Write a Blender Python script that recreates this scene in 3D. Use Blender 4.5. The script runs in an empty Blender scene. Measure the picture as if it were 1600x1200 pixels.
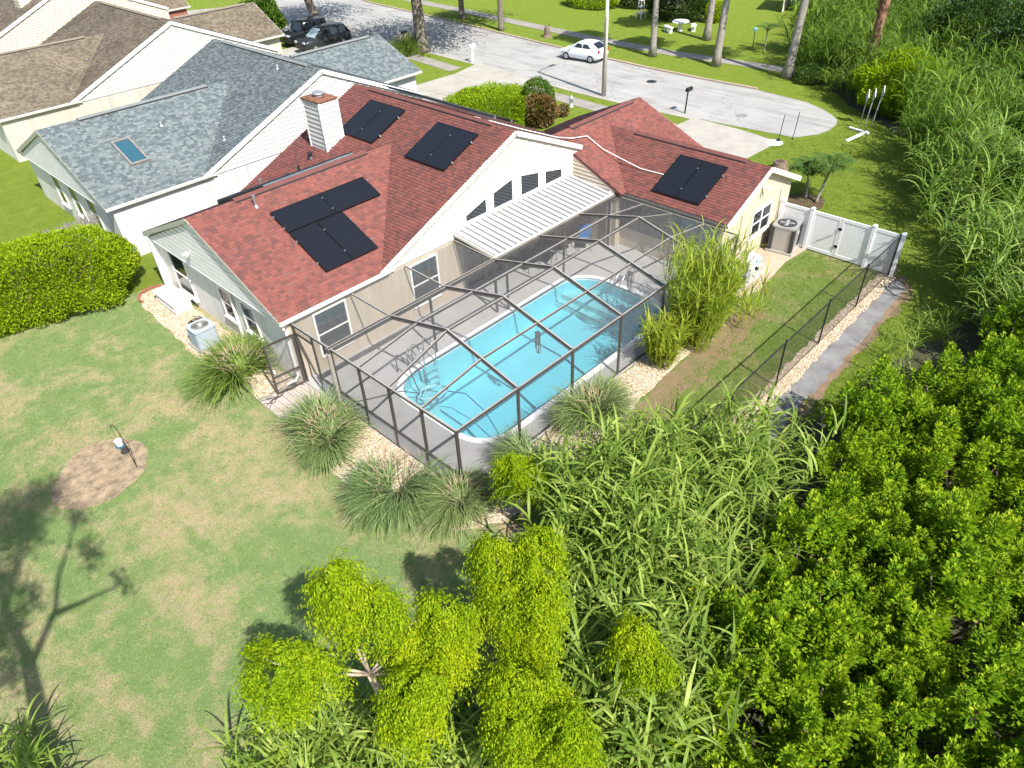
import bpy, math, random
import numpy as np
from mathutils import Vector, Matrix, geometry
random.seed(7); RNG = np.random.default_rng(11)
SC = bpy.context.scene
COL = SC.collection
R = math.radians

# ------------------------------------------------------------------ camera, sky, sun, exposure
CAM_P = np.array([-8.906, -11.2345, 15.3988]); YAW, PITCH, ROLL, FPX = 0.7903, 0.6745, 0.0496, 1109.0
_fw = np.array([math.cos(YAW)*math.cos(PITCH), math.sin(YAW)*math.cos(PITCH), -math.sin(PITCH)])
_r = np.array([math.sin(YAW), -math.cos(YAW), 0.0]); _d = np.cross(_fw, _r)
_r2 = _r*math.cos(ROLL)+_d*math.sin(ROLL); _d2 = -_r*math.sin(ROLL)+_d*math.cos(ROLL)
cam = bpy.data.objects.new('camera', bpy.data.cameras.new('camera')); COL.objects.link(cam)
cam.matrix_world = Matrix(((_r2[0], -_d2[0], -_fw[0], CAM_P[0]), (_r2[1], -_d2[1], -_fw[1], CAM_P[1]),
                           (_r2[2], -_d2[2], -_fw[2], CAM_P[2]), (0, 0, 0, 1)))
cam.data.sensor_fit = 'HORIZONTAL'; cam.data.sensor_width = 36; cam.data.lens = FPX/1600*36
cam.data.clip_start = 0.1; cam.data.clip_end = 1500
SC.camera = cam

SUN_AZ, SUN_EL = R(257.5), R(49.5)      # direction towards the sun, angle from +X
sdir = Vector((math.cos(SUN_AZ)*math.cos(SUN_EL), math.sin(SUN_AZ)*math.cos(SUN_EL), math.sin(SUN_EL)))
world = bpy.data.worlds.new('World'); SC.world = world; world.use_nodes = True
wn = world.node_tree.nodes; wl = world.node_tree.links
sky = wn.new('ShaderNodeTexSky'); sky.sky_type = 'NISHITA'; sky.sun_disc = False
sky.sun_elevation = SUN_EL; sky.sun_rotation = math.atan2(sdir.x, sdir.y) % (2*math.pi)
sky.air_density = 1.0; sky.dust_density = 1.5; sky.ozone_density = 1.0
wl.new(sky.outputs[0], wn['Background'].inputs[0]); wn['Background'].inputs[1].default_value = 0.10
sl = bpy.data.lights.new('sun', 'SUN'); sl.energy = 4.4; sl.angle = R(0.53); sl.color = (1.0, 0.955, 0.88)
sun = bpy.data.objects.new('sun', sl); COL.objects.link(sun); sun.rotation_euler = sdir.to_track_quat('Z', 'Y').to_euler()
SC.view_settings.view_transform = 'Standard'; SC.view_settings.look = 'None'
SC.view_settings.exposure = 1.02; SC.view_settings.gamma = 1.0; SC.view_settings.use_curve_mapping = False
SC.render.engine = 'CYCLES'
cy = SC.cycles; cy.use_denoising = True; cy.max_bounces = 8; cy.transparent_max_bounces = 24
cy.diffuse_bounces = 3; cy.glossy_bounces = 3; cy.transmission_bounces = 4; cy.use_adaptive_sampling = True
cy.adaptive_threshold = 0.02; cy.caustics_reflective = False; cy.caustics_refractive = False

# ------------------------------------------------------------------ helpers: materials
MATS = {}
def ramp(nt, stops, fac=None):
    n = nt.nodes.new('ShaderNodeValToRGB'); e = n.color_ramp.elements
    while len(e) < len(stops): e.new(0.5)
    for i, (p, c) in enumerate(stops): e[i].position = p; e[i].color = (*c, 1)
    if fac is not None: nt.links.new(fac, n.inputs[0])
    return n.outputs[0]
def noise(nt, scale, detail=4, rough=0.6, vec=None, dist=0.0):
    n = nt.nodes.new('ShaderNodeTexNoise'); n.inputs['Scale'].default_value = scale
    n.inputs['Detail'].default_value = detail; n.inputs['Roughness'].default_value = rough
    n.inputs['Distortion'].default_value = dist
    if vec is None: vec = coord(nt)
    nt.links.new(vec, n.inputs['Vector']); return n.outputs[0]
def coord(nt, stretch=None, kind='POSITION'):
    if kind == 'POSITION':
        g = nt.nodes.new('ShaderNodeNewGeometry').outputs['Position']
    else:
        g = nt.nodes.new('ShaderNodeTexCoord').outputs['Object']
    if stretch:
        m = nt.nodes.new('ShaderNodeMapping'); m.inputs['Scale'].default_value = stretch[:3]
        if len(stretch) > 3: m.inputs['Rotation'].default_value = (0, 0, stretch[3])
        nt.links.new(g, m.inputs[0]); return m.outputs[0]
    return g
def mix(nt, a, b, fac, mode='MIX'):
    n = nt.nodes.new('ShaderNodeMix'); n.data_type = 'RGBA'; n.blend_type = mode
    for s, v in ((n.inputs[0], fac), (n.inputs[6], a), (n.inputs[7], b)):
        if hasattr(v, 'is_linked') or hasattr(v, 'links'): nt.links.new(v, s)
        elif isinstance(v, (int, float)): s.default_value = v
        else: s.default_value = (*v, 1)
    return n.outputs[2]
def math_n(nt, op, a, b=None):
    n = nt.nodes.new('ShaderNodeMath'); n.operation = op
    for s, v in zip(n.inputs, (a, b)):
        if v is None: continue
        if isinstance(v, (int, float)): s.default_value = v
        else: nt.links.new(v, s)
    return n.outputs[0]
def new_mat(name):
    m = bpy.data.materials.new(name); m.use_nodes = True; MATS[name] = m
    return m, m.node_tree, m.node_tree.nodes['Principled BSDF']
def plain(name, col, rough=0.6, metal=0.0, var=0.12, vscale=3.0, bump=0.0, bscale=40.0, fine=0.0, spec=None, streak=0.0):
    """base colour broken up by two noises, with optional bump"""
    m, nt, b = new_mat(name)
    f = noise(nt, vscale, 5, 0.65)
    lo = tuple(max(0, c*(1-var)) for c in col); hi = tuple(min(1, c*(1+var)) for c in col)
    c = ramp(nt, [(0.3, lo), (0.7, hi)], f)
    if fine:
        f2 = noise(nt, bscale*2, 3, 0.7)
        c = mix(nt, c, ramp(nt, [(0.3, (1-fine,)*3), (0.7, (1+fine*0.3,)*3)], f2), 1.0, 'MULTIPLY')
    if streak: c = mix(nt, c, ramp(nt, [(0.35, (1-streak, 1-streak*1.1, 1-streak*1.25)), (0.6, (1, 1, 1))], noise(nt, 1.0, 6, 0.7, coord(nt, (2.2, 2.2, 0.35)))), 1.0, 'MULTIPLY')
    nt.links.new(c, b.inputs['Base Color']); b.inputs['Roughness'].default_value = rough
    b.inputs['Metallic'].default_value = metal
    if spec is not None: b.inputs['Specular IOR Level'].default_value = spec
    if bump:
        bn = nt.nodes.new('ShaderNodeBump'); bn.inputs['Strength'].default_value = bump; bn.inputs['Distance'].default_value = 0.02
        nt.links.new(noise(nt, bscale, 4, 0.7), bn.inputs['Height']); nt.links.new(bn.outputs[0], b.inputs['Normal'])
    return m
def island(name, stops, rough=0.85, patch=0.0, pscale=0.6, stain=(1, 1, 1), bump=0.0, bscale=120, spec=0.3):
    """a colour of its own for each loose piece of the mesh, plus slow stains"""
    m, nt, b = new_mat(name)
    g = nt.nodes.new('ShaderNodeNewGeometry')
    c = ramp(nt, stops, g.outputs['Random Per Island'])
    if patch:
        c = mix(nt, c, mix(nt, c, stain, 1.0, 'MULTIPLY'), ramp(nt, [(0.42, (0, 0, 0)), (0.68, (patch,)*3)], noise(nt, pscale, 6, 0.65)))
    c = mix(nt, c, ramp(nt, [(0.25, (0.8,)*3), (0.75, (1.12,)*3)], noise(nt, 28, 3, 0.7)), 1.0, 'MULTIPLY')
    nt.links.new(c, b.inputs['Base Color']); b.inputs['Roughness'].default_value = rough
    b.inputs['Specular IOR Level'].default_value = spec
    if bump:
        bn = nt.nodes.new('ShaderNodeBump'); bn.inputs['Strength'].default_value = bump; bn.inputs['Distance'].default_value = 0.01
        nt.links.new(noise(nt, bscale, 2, 0.6), bn.inputs['Height']); nt.links.new(bn.outputs[0], b.inputs['Normal'])
    return m
def leafmat(name, stops, transl=0.35, rough=0.5, slow=0.35, sscale=0.9, spec=0.35):
    m, nt, b = new_mat(name)
    g = nt.nodes.new('ShaderNodeNewGeometry'); oi = nt.nodes.new('ShaderNodeObjectInfo')
    f = math_n(nt, 'ADD', math_n(nt, 'MULTIPLY', g.outputs['Random Per Island'], 1-slow), math_n(nt, 'MULTIPLY', noise(nt, sscale, 3, 0.6), slow))
    c = ramp(nt, stops, f)
    c = mix(nt, c, ramp(nt, [(0, (0.86, 0.92, 0.9)), (1, (1.12, 1.06, 1.0))], oi.outputs['Random']), 1.0, 'MULTIPLY')
    nt.links.new(c, b.inputs['Base Color']); b.inputs['Roughness'].default_value = rough
    b.inputs['Specular IOR Level'].default_value = spec
    t = nt.nodes.new('ShaderNodeBsdfTranslucent'); nt.links.new(mix(nt, c, (1.0, 1.0, 0.45), 1.0, 'MULTIPLY'), t.inputs[0])
    ms = nt.nodes.new('ShaderNodeMixShader'); ms.inputs[0].default_value = transl
    nt.links.new(b.outputs[0], ms.inputs[1]); nt.links.new(t.outputs[0], ms.inputs[2])
    nt.links.new(ms.outputs[0], nt.nodes['Material Output'].inputs[0])
    return m

# ------------------------------------------------------------------ helpers: meshes and objects
ORG = {}                                              # world origin of a thing, children keep offsets from it
class MB:
    def __init__(s): s.v = []; s.f = []
    def add(s, vs, fs):
        o = len(s.v); s.v += [tuple(map(float, p)) for p in vs]; s.f += [tuple(i+o for i in f) for f in fs]; return s
    def box(s, c, size, rz=0.0, taper=1.0):
        hx, hy, hz = [d/2 for d in size]; ca, sa = math.cos(rz), math.sin(rz); vs = []
        for z in (-hz, hz):
            k = taper if z > 0 else 1.0
            for x, y in ((-hx, -hy), (hx, -hy), (hx, hy), (-hx, hy)):
                vs.append((c[0]+k*(x*ca-y*sa), c[1]+k*(x*sa+y*ca), c[2]+z))
        return s.add(vs, [(0, 3, 2, 1), (4, 5, 6, 7), (0, 1, 5, 4), (1, 2, 6, 5), (2, 3, 7, 6), (3, 0, 4, 7)])
    def bx(s, x0, x1, y0, y1, z0, z1): return s.box(((x0+x1)/2, (y0+y1)/2, (z0+z1)/2), (x1-x0, y1-y0, z1-z0))
    def bar(s, p0, p1, w, h, up=(0, 0, 1)):
        p0, p1 = Vector(p0), Vector(p1); d = (p1-p0).normalized(); u = Vector(up)
        if abs(d.dot(u)) > 0.98: u = Vector((1, 0, 0))
        x = d.cross(u).normalized(); y = x.cross(d).normalized(); vs = []
        for p in (p0, p1):
            for a, b in ((-1, -1), (1, -1), (1, 1), (-1, 1)): vs.append(p+x*(a*w/2)+y*(b*h/2))
        return s.add(vs, [(0, 3, 2, 1), (4, 5, 6, 7), (0, 1, 5, 4), (1, 2, 6, 5), (2, 3, 7, 6), (3, 0, 4, 7)])
    def tube(s, pts, r, n=8, cap=True):
        pts = [Vector(p) for p in pts]; rs = r if isinstance(r, (list, tuple)) else [r]*len(pts)
        vs = []; fs = []; prev = None
        for i, p in enumerate(pts):
            d = ((pts[min(i+1, len(pts)-1)]-pts[max(i-1, 0)])).normalized()
            if prev is None:
                u = Vector((0, 0, 1)) if abs(d.z) < 0.9 else Vector((1, 0, 0)); x = d.cross(u).normalized()
            else: x = (prev-d*prev.dot(d)).normalized()
            prev = x; y = d.cross(x)
            for k in range(n):
                a = 2*math.pi*k/n; vs.append(p+(x*math.cos(a)+y*math.sin(a))*rs[i])
        for i in range(len(pts)-1):
            for k in range(n):
                a, b = i*n+k, i*n+(k+1) % n; fs.append((a, b, b+n, a+n))
        if cap: fs.append(tuple(range(n-1, -1, -1))); fs.append(tuple((len(pts)-1)*n+k for k in range(n)))
        return s.add(vs, fs)
    def extr(s, pts, vec):
        n = len(pts); vec = Vector(vec); pts = [Vector(p) for p in pts]
        vs = pts+[p+vec for p in pts]
        fs = [tuple(range(n-1, -1, -1)), tuple(range(n, 2*n))]+[(i, (i+1) % n, n+(i+1) % n, n+i) for i in range(n)]
        return s.add(vs, fs)
    def lathe(s, prof, c=(0, 0, 0), n=20, cap=True):
        vs = []; fs = []
        for r, z in prof:
            for k in range(n):
                a = 2*math.pi*k/n; vs.append((c[0]+r*math.cos(a), c[1]+r*math.sin(a), c[2]+z))
        for i in range(len(prof)-1):
            for k in range(n):
                a, b = i*n+k, i*n+(k+1) % n; fs.append((a, b, b+n, a+n))
        if cap: fs.append(tuple(range(n-1, -1, -1))); fs.append(tuple((len(prof)-1)*n+k for k in range(n)))
        return s.add(vs, fs)
    def loft(s, rings, cap=True):
        n = len(rings[0]); vs = [p for r in rings for p in r]; fs = []
        for i in range(len(rings)-1):
            for k in range(n):
                a, b = i*n+k, i*n+(k+1) % n; fs.append((a, b, b+n, a+n))
        if cap: fs.append(tuple(range(n-1, -1, -1))); fs.append(tuple((len(rings)-1)*n+k for k in range(n)))
        return s.add(vs, fs)
    def ball(s, c, r, n=10, m=6, sq=(1, 1, 1)):
        prof = [(max(1e-3, math.sin(math.pi*i/m)), -math.cos(math.pi*i/m)) for i in range(m+1)]
        t = MB().lathe(prof, (0, 0, 0), n)
        return s.add([(c[0]+x*r*sq[0], c[1]+y*r*sq[1], c[2]+z*r*sq[2]) for x, y, z in t.v], t.f)
    def build(s, name, mat, parent=None, smooth=False, bevel=0.0):
        o = ORG.get(parent.name, (0, 0, 0)) if parent else (0, 0, 0)
        me = bpy.data.meshes.new(name)
        me.from_pydata([(x-o[0], y-o[1], z-o[2]) for x, y, z in s.v], [], s.f); me.update()
        if smooth: me.polygons.foreach_set('use_smooth', [True]*len(me.polygons))
        return link(name, me, mat, parent, o, bevel)
def link(name, me, mat, parent=None, o=(0, 0, 0), bevel=0.0):
    me.materials.append(MATS[mat] if isinstance(mat, str) else mat)
    ob = bpy.data.objects.new(name, me); COL.objects.link(ob)
    if parent: ob.parent = parent; ORG[ob.name] = o
    if bevel:
        b = ob.modifiers.new('bevel', 'BEVEL'); b.width = bevel; b.segments = 2; b.limit_method = 'ANGLE'
    return ob
def npmesh(name, verts, quads, smooth=False):
    """mesh straight from numpy arrays: verts (n,3), quads (m,4)"""
    me = bpy.data.meshes.new(name); verts = np.asarray(verts, np.float32); quads = np.asarray(quads, np.int32)
    k = quads.shape[1]
    me.vertices.add(len(verts)); me.vertices.foreach_set('co', verts.ravel())
    me.loops.add(quads.size); me.loops.foreach_set('vertex_index', quads.ravel())
    me.polygons.add(len(quads)); me.polygons.foreach_set('loop_start', np.arange(0, quads.size, k, dtype=np.int32))
    if smooth: me.polygons.foreach_set('use_smooth', np.ones(len(quads), bool))
    me.update(calc_edges=True); return me
def tag(o, label=None, cat=None, group=None, kind=None):
    if label: o['label'] = label
    if cat: o['category'] = cat
    if group: o['group'] = group
    if kind: o['kind'] = kind
    return o
def thing(name, label, cat, loc=(0, 0, 0), group=None, rz=0.0):
    o = bpy.data.objects.new(name, None); COL.objects.link(o); o.location = loc; o.rotation_euler = (0, 0, rz)
    o.empty_display_size = 0.3; ORG[o.name] = tuple(loc); return tag(o, label, cat, group)
def copy_tree(o, parent=None):
    c = o.copy(); COL.objects.link(c); c.parent = parent
    for ch in list(o.children): copy_tree(ch, c)
    return c
def structure(name, mb, mat): return tag(mb.build(name, mat), kind='structure')
def sheet(name, pts, z, mat, holes=()):
    loops = [[Vector((x, y, 0)) for x, y in pts]]+[[Vector((x, y, 0)) for x, y in h] for h in holes]
    tris = geometry.tessellate_polygon(loops); flat = [p for l in loops for p in l]
    mb = MB(); fs = []
    for a, b, c in tris:
        n = (flat[b]-flat[a]).cross(flat[c]-flat[a]).z; fs.append((a, b, c) if n > 0 else (a, c, b))
    mb.add([(p.x, p.y, z) for p in flat], fs); return structure(name, mb, mat)
def band(line, w0, w1):
    """polygon between two offsets of a polyline"""
    L = [Vector(p) for p in line]; a = []; b = []
    for i, p in enumerate(L):
        d = (L[min(i+1, len(L)-1)]-L[max(i-1, 0)]).normalized(); n = Vector((-d.y, d.x))
        a.append(tuple(p+n*w0)); b.append(tuple(p+n*w1))
    return a+b[::-1]
def ragged(pts, step=0.35, amp=0.12):
    """subdivide an outline and roughen it"""
    out = []
    for i, p in enumerate(pts):
        q = pts[(i+1) % len(pts)]; d = Vector(q)-Vector(p); n = max(1, int(d.length/step)); e = d.normalized(); s = Vector((-e.y, e.x))
        for k in range(n):
            v = Vector(p)+d*(k/n)+s*random.uniform(-amp, amp)*(0.4 if k == 0 else 1); out.append((v.x, v.y))
    return out
def clip(poly, axis, val, keep_above):
    out = []
    for i, p in enumerate(poly):
        q = poly[(i+1) % len(poly)]; a = (p[axis]-val)*(1 if keep_above else -1); b = (q[axis]-val)*(1 if keep_above else -1)
        if a >= 0: out.append(p)
        if (a > 0 and b < 0) or (a < 0 and b > 0):
            t = a/(a-b); out.append((p[0]+(q[0]-p[0])*t, p[1]+(q[1]-p[1])*t))
    return out
# ------------------------------------------------------------------ materials
def lawn_mat(name, greens, tans, patch, tint=None):
    m, nt, b = new_mat(name)
    big = noise(nt, 0.33, 7, 0.62, coord(nt, (1.0, 0.75, 1, 0.5)), 0.6)
    mid = noise(nt, 1.7, 6, 0.7); fine = noise(nt, 26, 4, 0.75); vf = noise(nt, 75, 2, 0.8)
    g = ramp(nt, [(0.3, greens[0]), (0.5, greens[1]), (0.72, greens[2])], math_n(nt, 'ADD', math_n(nt, 'MULTIPLY', mid, 0.6), math_n(nt, 'MULTIPLY', fine, 0.4)))
    t = ramp(nt, [(0.3, tans[0]), (0.7, tans[1])], fine)
    pf = math_n(nt, 'ADD', math_n(nt, 'ADD', math_n(nt, 'MULTIPLY', big, 0.50), math_n(nt, 'MULTIPLY', mid, 0.28)), math_n(nt, 'MULTIPLY', fine, 0.22))
    pm = ramp(nt, [(patch-0.01, (0, 0, 0)), (patch+0.035, (0.5,)*3), (patch+0.10, (1, 1, 1))], pf)
    c = mix(nt, g, t, pm)
    c = mix(nt, c, ramp(nt, [(0.3, (0.62,)*3), (0.62, (1.15,)*3)], vf), 1.0, 'MULTIPLY')
    nt.links.new(c, b.inputs['Base Color']); b.inputs['Roughness'].default_value = 0.95; b.inputs['Specular IOR Level'].default_value = 0.1
    bn = nt.nodes.new('ShaderNodeBump'); bn.inputs['Strength'].default_value = 0.9; bn.inputs['Distance'].default_value = 0.05
    nt.links.new(math_n(nt, 'ADD', fine, vf), bn.inputs['Height']); nt.links.new(bn.outputs[0], b.inputs['Normal'])
lawn_mat('lawn', ((0.165, 0.255, 0.085), (0.22, 0.315, 0.11), (0.295, 0.355, 0.145)), ((0.45, 0.35, 0.20), (0.62, 0.47, 0.30)), 0.49)
lawn_mat('front_lawn', ((0.12, 0.185, 0.018), (0.18, 0.245, 0.03), (0.245, 0.295, 0.055)), ((0.19, 0.19, 0.05), (0.28, 0.24, 0.09)), 0.60)
lawn_mat('strip_lawn', ((0.125, 0.19, 0.045), (0.175, 0.24, 0.06), (0.23, 0.275, 0.085)), ((0.30, 0.25, 0.12), (0.42, 0.33, 0.19)), 0.505)
lawn_mat('dry_lawn', ((0.15, 0.19, 0.06), (0.19, 0.22, 0.075), (0.24, 0.25, 0.09)), ((0.22, 0.15, 0.085), (0.40, 0.30, 0.18)), 0.39)
plain('soil', (0.20, 0.135, 0.085), 0.95, var=0.35, vscale=1.4, bump=0.8, bscale=30, fine=0.3)
plain('dead_mat', (0.36, 0.27, 0.17), 0.95, var=0.5, vscale=3.5, bump=1.0, bscale=35, fine=0.75)
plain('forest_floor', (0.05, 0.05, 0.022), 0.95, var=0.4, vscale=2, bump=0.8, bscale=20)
plain('mulch', (0.10, 0.055, 0.04), 0.95, var=0.4, vscale=3, bump=0.9, bscale=40, fine=0.4)
# road with cracks and patches
m, nt, b = new_mat('road')
c = ramp(nt, [(0.3, (0.29, 0.288, 0.28)), (0.7, (0.36, 0.355, 0.34))], noise(nt, 0.35, 7, 0.6))
c = mix(nt, c, ramp(nt, [(0.3, (0.82,)*3), (0.7, (1.08,)*3)], noise(nt, 30, 3, 0.7)), 1.0, 'MULTIPLY')
c = mix(nt, c, ramp(nt, [(0.36, (0.74, 0.73, 0.70)), (0.5, (1, 1, 1))], noise(nt, 0.9, 6, 0.7, coord(nt, (1.6, 0.25, 1)))), 1.0, 'MULTIPLY')
vz = nt.nodes.new('ShaderNodeTexVoronoi'); vz.feature = 'DISTANCE_TO_EDGE'; vz.inputs['Scale'].default_value = 0.16
dv = nt.nodes.new('ShaderNodeVectorMath'); dv.operation = 'ADD'
nz = nt.nodes.new('ShaderNodeTexNoise'); nz.inputs['Scale'].default_value = 1.1; nz.inputs['Detail'].default_value = 5
nt.links.new(coord(nt), nz.inputs['Vector']); nt.links.new(coord(nt), dv.inputs[0]); nt.links.new(nz.outputs['Color'], dv.inputs[1]); nt.links.new(dv.outputs[0], vz.inputs['Vector'])
c = mix(nt, (0.12, 0.115, 0.1), c, ramp(nt, [(0.0, (0.45,)*3), (0.006, (1, 1, 1))], vz.outputs['Distance']))
nt.links.new(c, b.inputs['Base Color']); b.inputs['Roughness'].default_value = 0.9
plain('concrete', (0.3498, 0.33, 0.2904), 0.9, var=0.14, vscale=0.8, bump=0.2, bscale=60, fine=0.12)
plain('concrete_old', (0.264, 0.2475, 0.2178), 0.92, var=0.22, vscale=1.0, bump=0.25, bscale=50, fine=0.2)
plain('joint', (0.24, 0.22, 0.18), 0.95, var=0.3)
plain('deck', (0.365, 0.36, 0.35), 0.9, var=0.10, vscale=0.9, bump=0.25, bscale=70, fine=0.14)
plain('asphalt_path', (0.20, 0.197, 0.195), 0.95, var=0.3, vscale=1.5, bump=0.6, bscale=60, fine=0.35)
plain('pad', (0.4, 0.312, 0.232), 0.9, var=0.16, vscale=1.2, bump=0.3, bscale=50, fine=0.15)
island('paver', [(0, (0.368, 0.288, 0.256)), (0.5, (0.44, 0.368, 0.336)), (1, (0.48, 0.424, 0.392))], 0.9, 0.5, 1.5, (0.75, 0.66, 0.62))
island('pebble', [(0, (0.28, 0.20, 0.115)), (0.25, (0.42, 0.32, 0.205)), (0.6, (0.52, 0.43, 0.31)), (0.85, (0.60, 0.54, 0.45)), (1, (0.36, 0.33, 0.30))], 0.7)
plain('gravel_base', (0.46, 0.35, 0.225), 0.95, var=0.25, vscale=3, bump=0.9, bscale=50, fine=0.35)
# building surfaces
plain('stucco_cream', (0.56, 0.475, 0.35), 0.9, var=0.05, vscale=0.7, bump=0.25, bscale=60, fine=0.05, streak=0.16)
plain('stucco_pale', (0.50, 0.465, 0.41), 0.9, var=0.05, vscale=0.7, bump=0.25, bscale=60, fine=0.05, streak=0.16)
plain('stucco_white', (0.52, 0.51, 0.55), 0.9, var=0.05, vscale=0.7, bump=0.25, bscale=60, fine=0.05, streak=0.16)
plain('stucco_beige', (0.45, 0.385, 0.30), 0.9, var=0.06, vscale=0.7, bump=0.25, bscale=60, fine=0.05, streak=0.16)
plain('siding_ivory', (0.56, 0.525, 0.45), 0.6, var=0.04, vscale=1.2, streak=0.08)
plain('siding_white', (0.585, 0.56, 0.525), 0.6, var=0.04, vscale=1.2, streak=0.08)
plain('siding_grey', (0.80, 0.79, 0.76), 0.6, var=0.05, vscale=1.2)
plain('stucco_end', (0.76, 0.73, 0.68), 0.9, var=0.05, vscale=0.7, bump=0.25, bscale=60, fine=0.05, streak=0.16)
plain('siding_cream', (0.60, 0.52, 0.42), 0.6, var=0.05, vscale=1.2, streak=0.08)
plain('trim', (0.80, 0.79, 0.76), 0.5, var=0.03)
plain('trim_cream', (0.66, 0.61, 0.52), 0.55, var=0.04)
plain('trim_green', (0.44, 0.445, 0.38), 0.6, var=0.06)
plain('gutter_white', (0.72, 0.70, 0.67), 0.4, var=0.08, vscale=2.5)
plain('gutter_brown', (0.20, 0.185, 0.17), 0.4, var=0.1)
plain('brick_red', (0.27, 0.10, 0.065), 0.9, var=0.25, vscale=9)
island('shingle_red', [(0, (0.12, 0.053, 0.047)), (0.3, (0.157, 0.061, 0.052)), (0.6, (0.19, 0.067, 0.055)), (0.9, (0.22, 0.077, 0.061)), (1, (0.165, 0.079, 0.07))], 0.92, 0.45, 0.35, (0.78, 0.78, 0.8), 0.3)
island('shingle_grey', [(0, (0.075, 0.094, 0.10)), (0.35, (0.105, 0.128, 0.135)), (0.7, (0.14, 0.166, 0.172)), (1, (0.175, 0.202, 0.206))], 0.92, 0.3, 0.5, (0.8, 0.82, 0.82), 0.3)
island('shingle_brown', [(0, (0.105, 0.08625, 0.06375)), (0.5, (0.1537, 0.1275, 0.09375)), (1, (0.2025, 0.1688, 0.1275))], 0.92, 0.75, 0.45, (0.62, 0.60, 0.58), 0.4)
plain('roof_edge_red', (0.13, 0.045, 0.038), 0.9); plain('roof_edge_grey', (0.16, 0.18, 0.18), 0.9); plain('roof_edge_brown', (0.19, 0.16, 0.12), 0.9)
plain('vent_shade', (0.03, 0.027, 0.027), 0.8)  # near-black tone for the shade painted beside the ridge vents
plain('tin', (0.58, 0.595, 0.62), 0.42, 0.45, var=0.16, vscale=1.4)
plain('tin_rib', (0.27, 0.27, 0.27), 0.6, 0.2, var=0.1)
plain('rust', (0.20, 0.085, 0.05), 0.9, 0.1, var=0.55, vscale=6, bump=0.3, bscale=30, fine=0.3)
plain('galvanized', (0.48, 0.49, 0.50), 0.4, 0.8, var=0.1)
plain('chrome', (0.72, 0.73, 0.75), 0.18, 1.0, var=0.03)
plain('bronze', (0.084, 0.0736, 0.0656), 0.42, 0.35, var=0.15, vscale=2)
plain('bronze_lit', (0.36, 0.34, 0.31), 0.45, 0.3, var=0.15, vscale=2)  # bronze lightened as if sunlit, for bar tops; the downspout shares it
plain('kick_grey', (0.42, 0.44, 0.47), 0.5, var=0.05)
plain('vinyl_white', (0.80, 0.81, 0.83), 0.35, var=0.02)
plain('white_plastic', (0.78, 0.77, 0.74), 0.45, var=0.04)
plain('black_plastic', (0.018, 0.018, 0.02), 0.45, var=0.2)
plain('blue_plastic', (0.03, 0.12, 0.30), 0.45)
plain('sky_plastic', (0.25, 0.55, 0.68), 0.45)
plain('teal_plastic', (0.02, 0.11, 0.16), 0.45)
plain('black_metal', (0.02, 0.022, 0.022), 0.5, 0.3, var=0.2)
plain('ac_grey', (0.36, 0.41, 0.46), 0.5, 0.1, var=0.06)
plain('ac_silver', (0.42, 0.42, 0.41), 0.35, 0.5, var=0.08)
plain('ac_dark', (0.035, 0.035, 0.038), 0.5, var=0.2)
plain('steel_grey', (0.33, 0.35, 0.37), 0.5, 0.5, var=0.15)
plain('sign_grey', (0.48, 0.50, 0.52), 0.45, 0.5, var=0.15)
plain('sign_black', (0.02, 0.02, 0.022), 0.5, var=0.2)
plain('lamp_concrete', (0.50, 0.475, 0.42), 0.85, var=0.12, vscale=4, bump=0.2)
plain('wood_grey', (0.20, 0.185, 0.175), 0.9, var=0.35, vscale=7, bump=0.5, bscale=30)
plain('bark', (0.17, 0.125, 0.095), 0.95, var=0.4, vscale=6, bump=1.0, bscale=18)
plain('bark_grey', (0.155, 0.13, 0.105), 0.95, var=0.35, vscale=5, bump=1.0, bscale=14)
plain('palm_bark', (0.25, 0.225, 0.195), 0.95, var=0.3, vscale=4, bump=0.8, bscale=10)
plain('palm_boots', (0.21, 0.115, 0.07), 0.95, var=0.5, vscale=5, bump=1.0, bscale=14)
plain('twig', (0.42, 0.34, 0.25), 0.9, var=0.3, vscale=8)
plain('tyre', (0.015, 0.015, 0.016), 0.85, var=0.2)
plain('car_white', (0.78, 0.81, 0.86), 0.25, var=0.01); plain('car_black', (0.012, 0.013, 0.015), 0.22, var=0.05); plain('car_grey', (0.035, 0.038, 0.042), 0.25, 0.3, var=0.05)
plain('headlamp', (0.7, 0.72, 0.75), 0.15); plain('tail_lamp', (0.35, 0.01, 0.012), 0.25)
plain('sunshade', (0.45, 0.58, 0.60), 0.35, 0.4, var=0.3, vscale=6)
def glass(name, col, rough=0.06):
    m, nt, b = new_mat(name); b.inputs['Base Color'].default_value = (*col, 1); b.inputs['Roughness'].default_value = rough
    b.inputs['Specular IOR Level'].default_value = 0.8
glass('pane_dark', (0.02, 0.024, 0.028)); glass('pane_blue', (0.03, 0.09, 0.125)); glass('car_glass', (0.012, 0.016, 0.022), 0.04)
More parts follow.
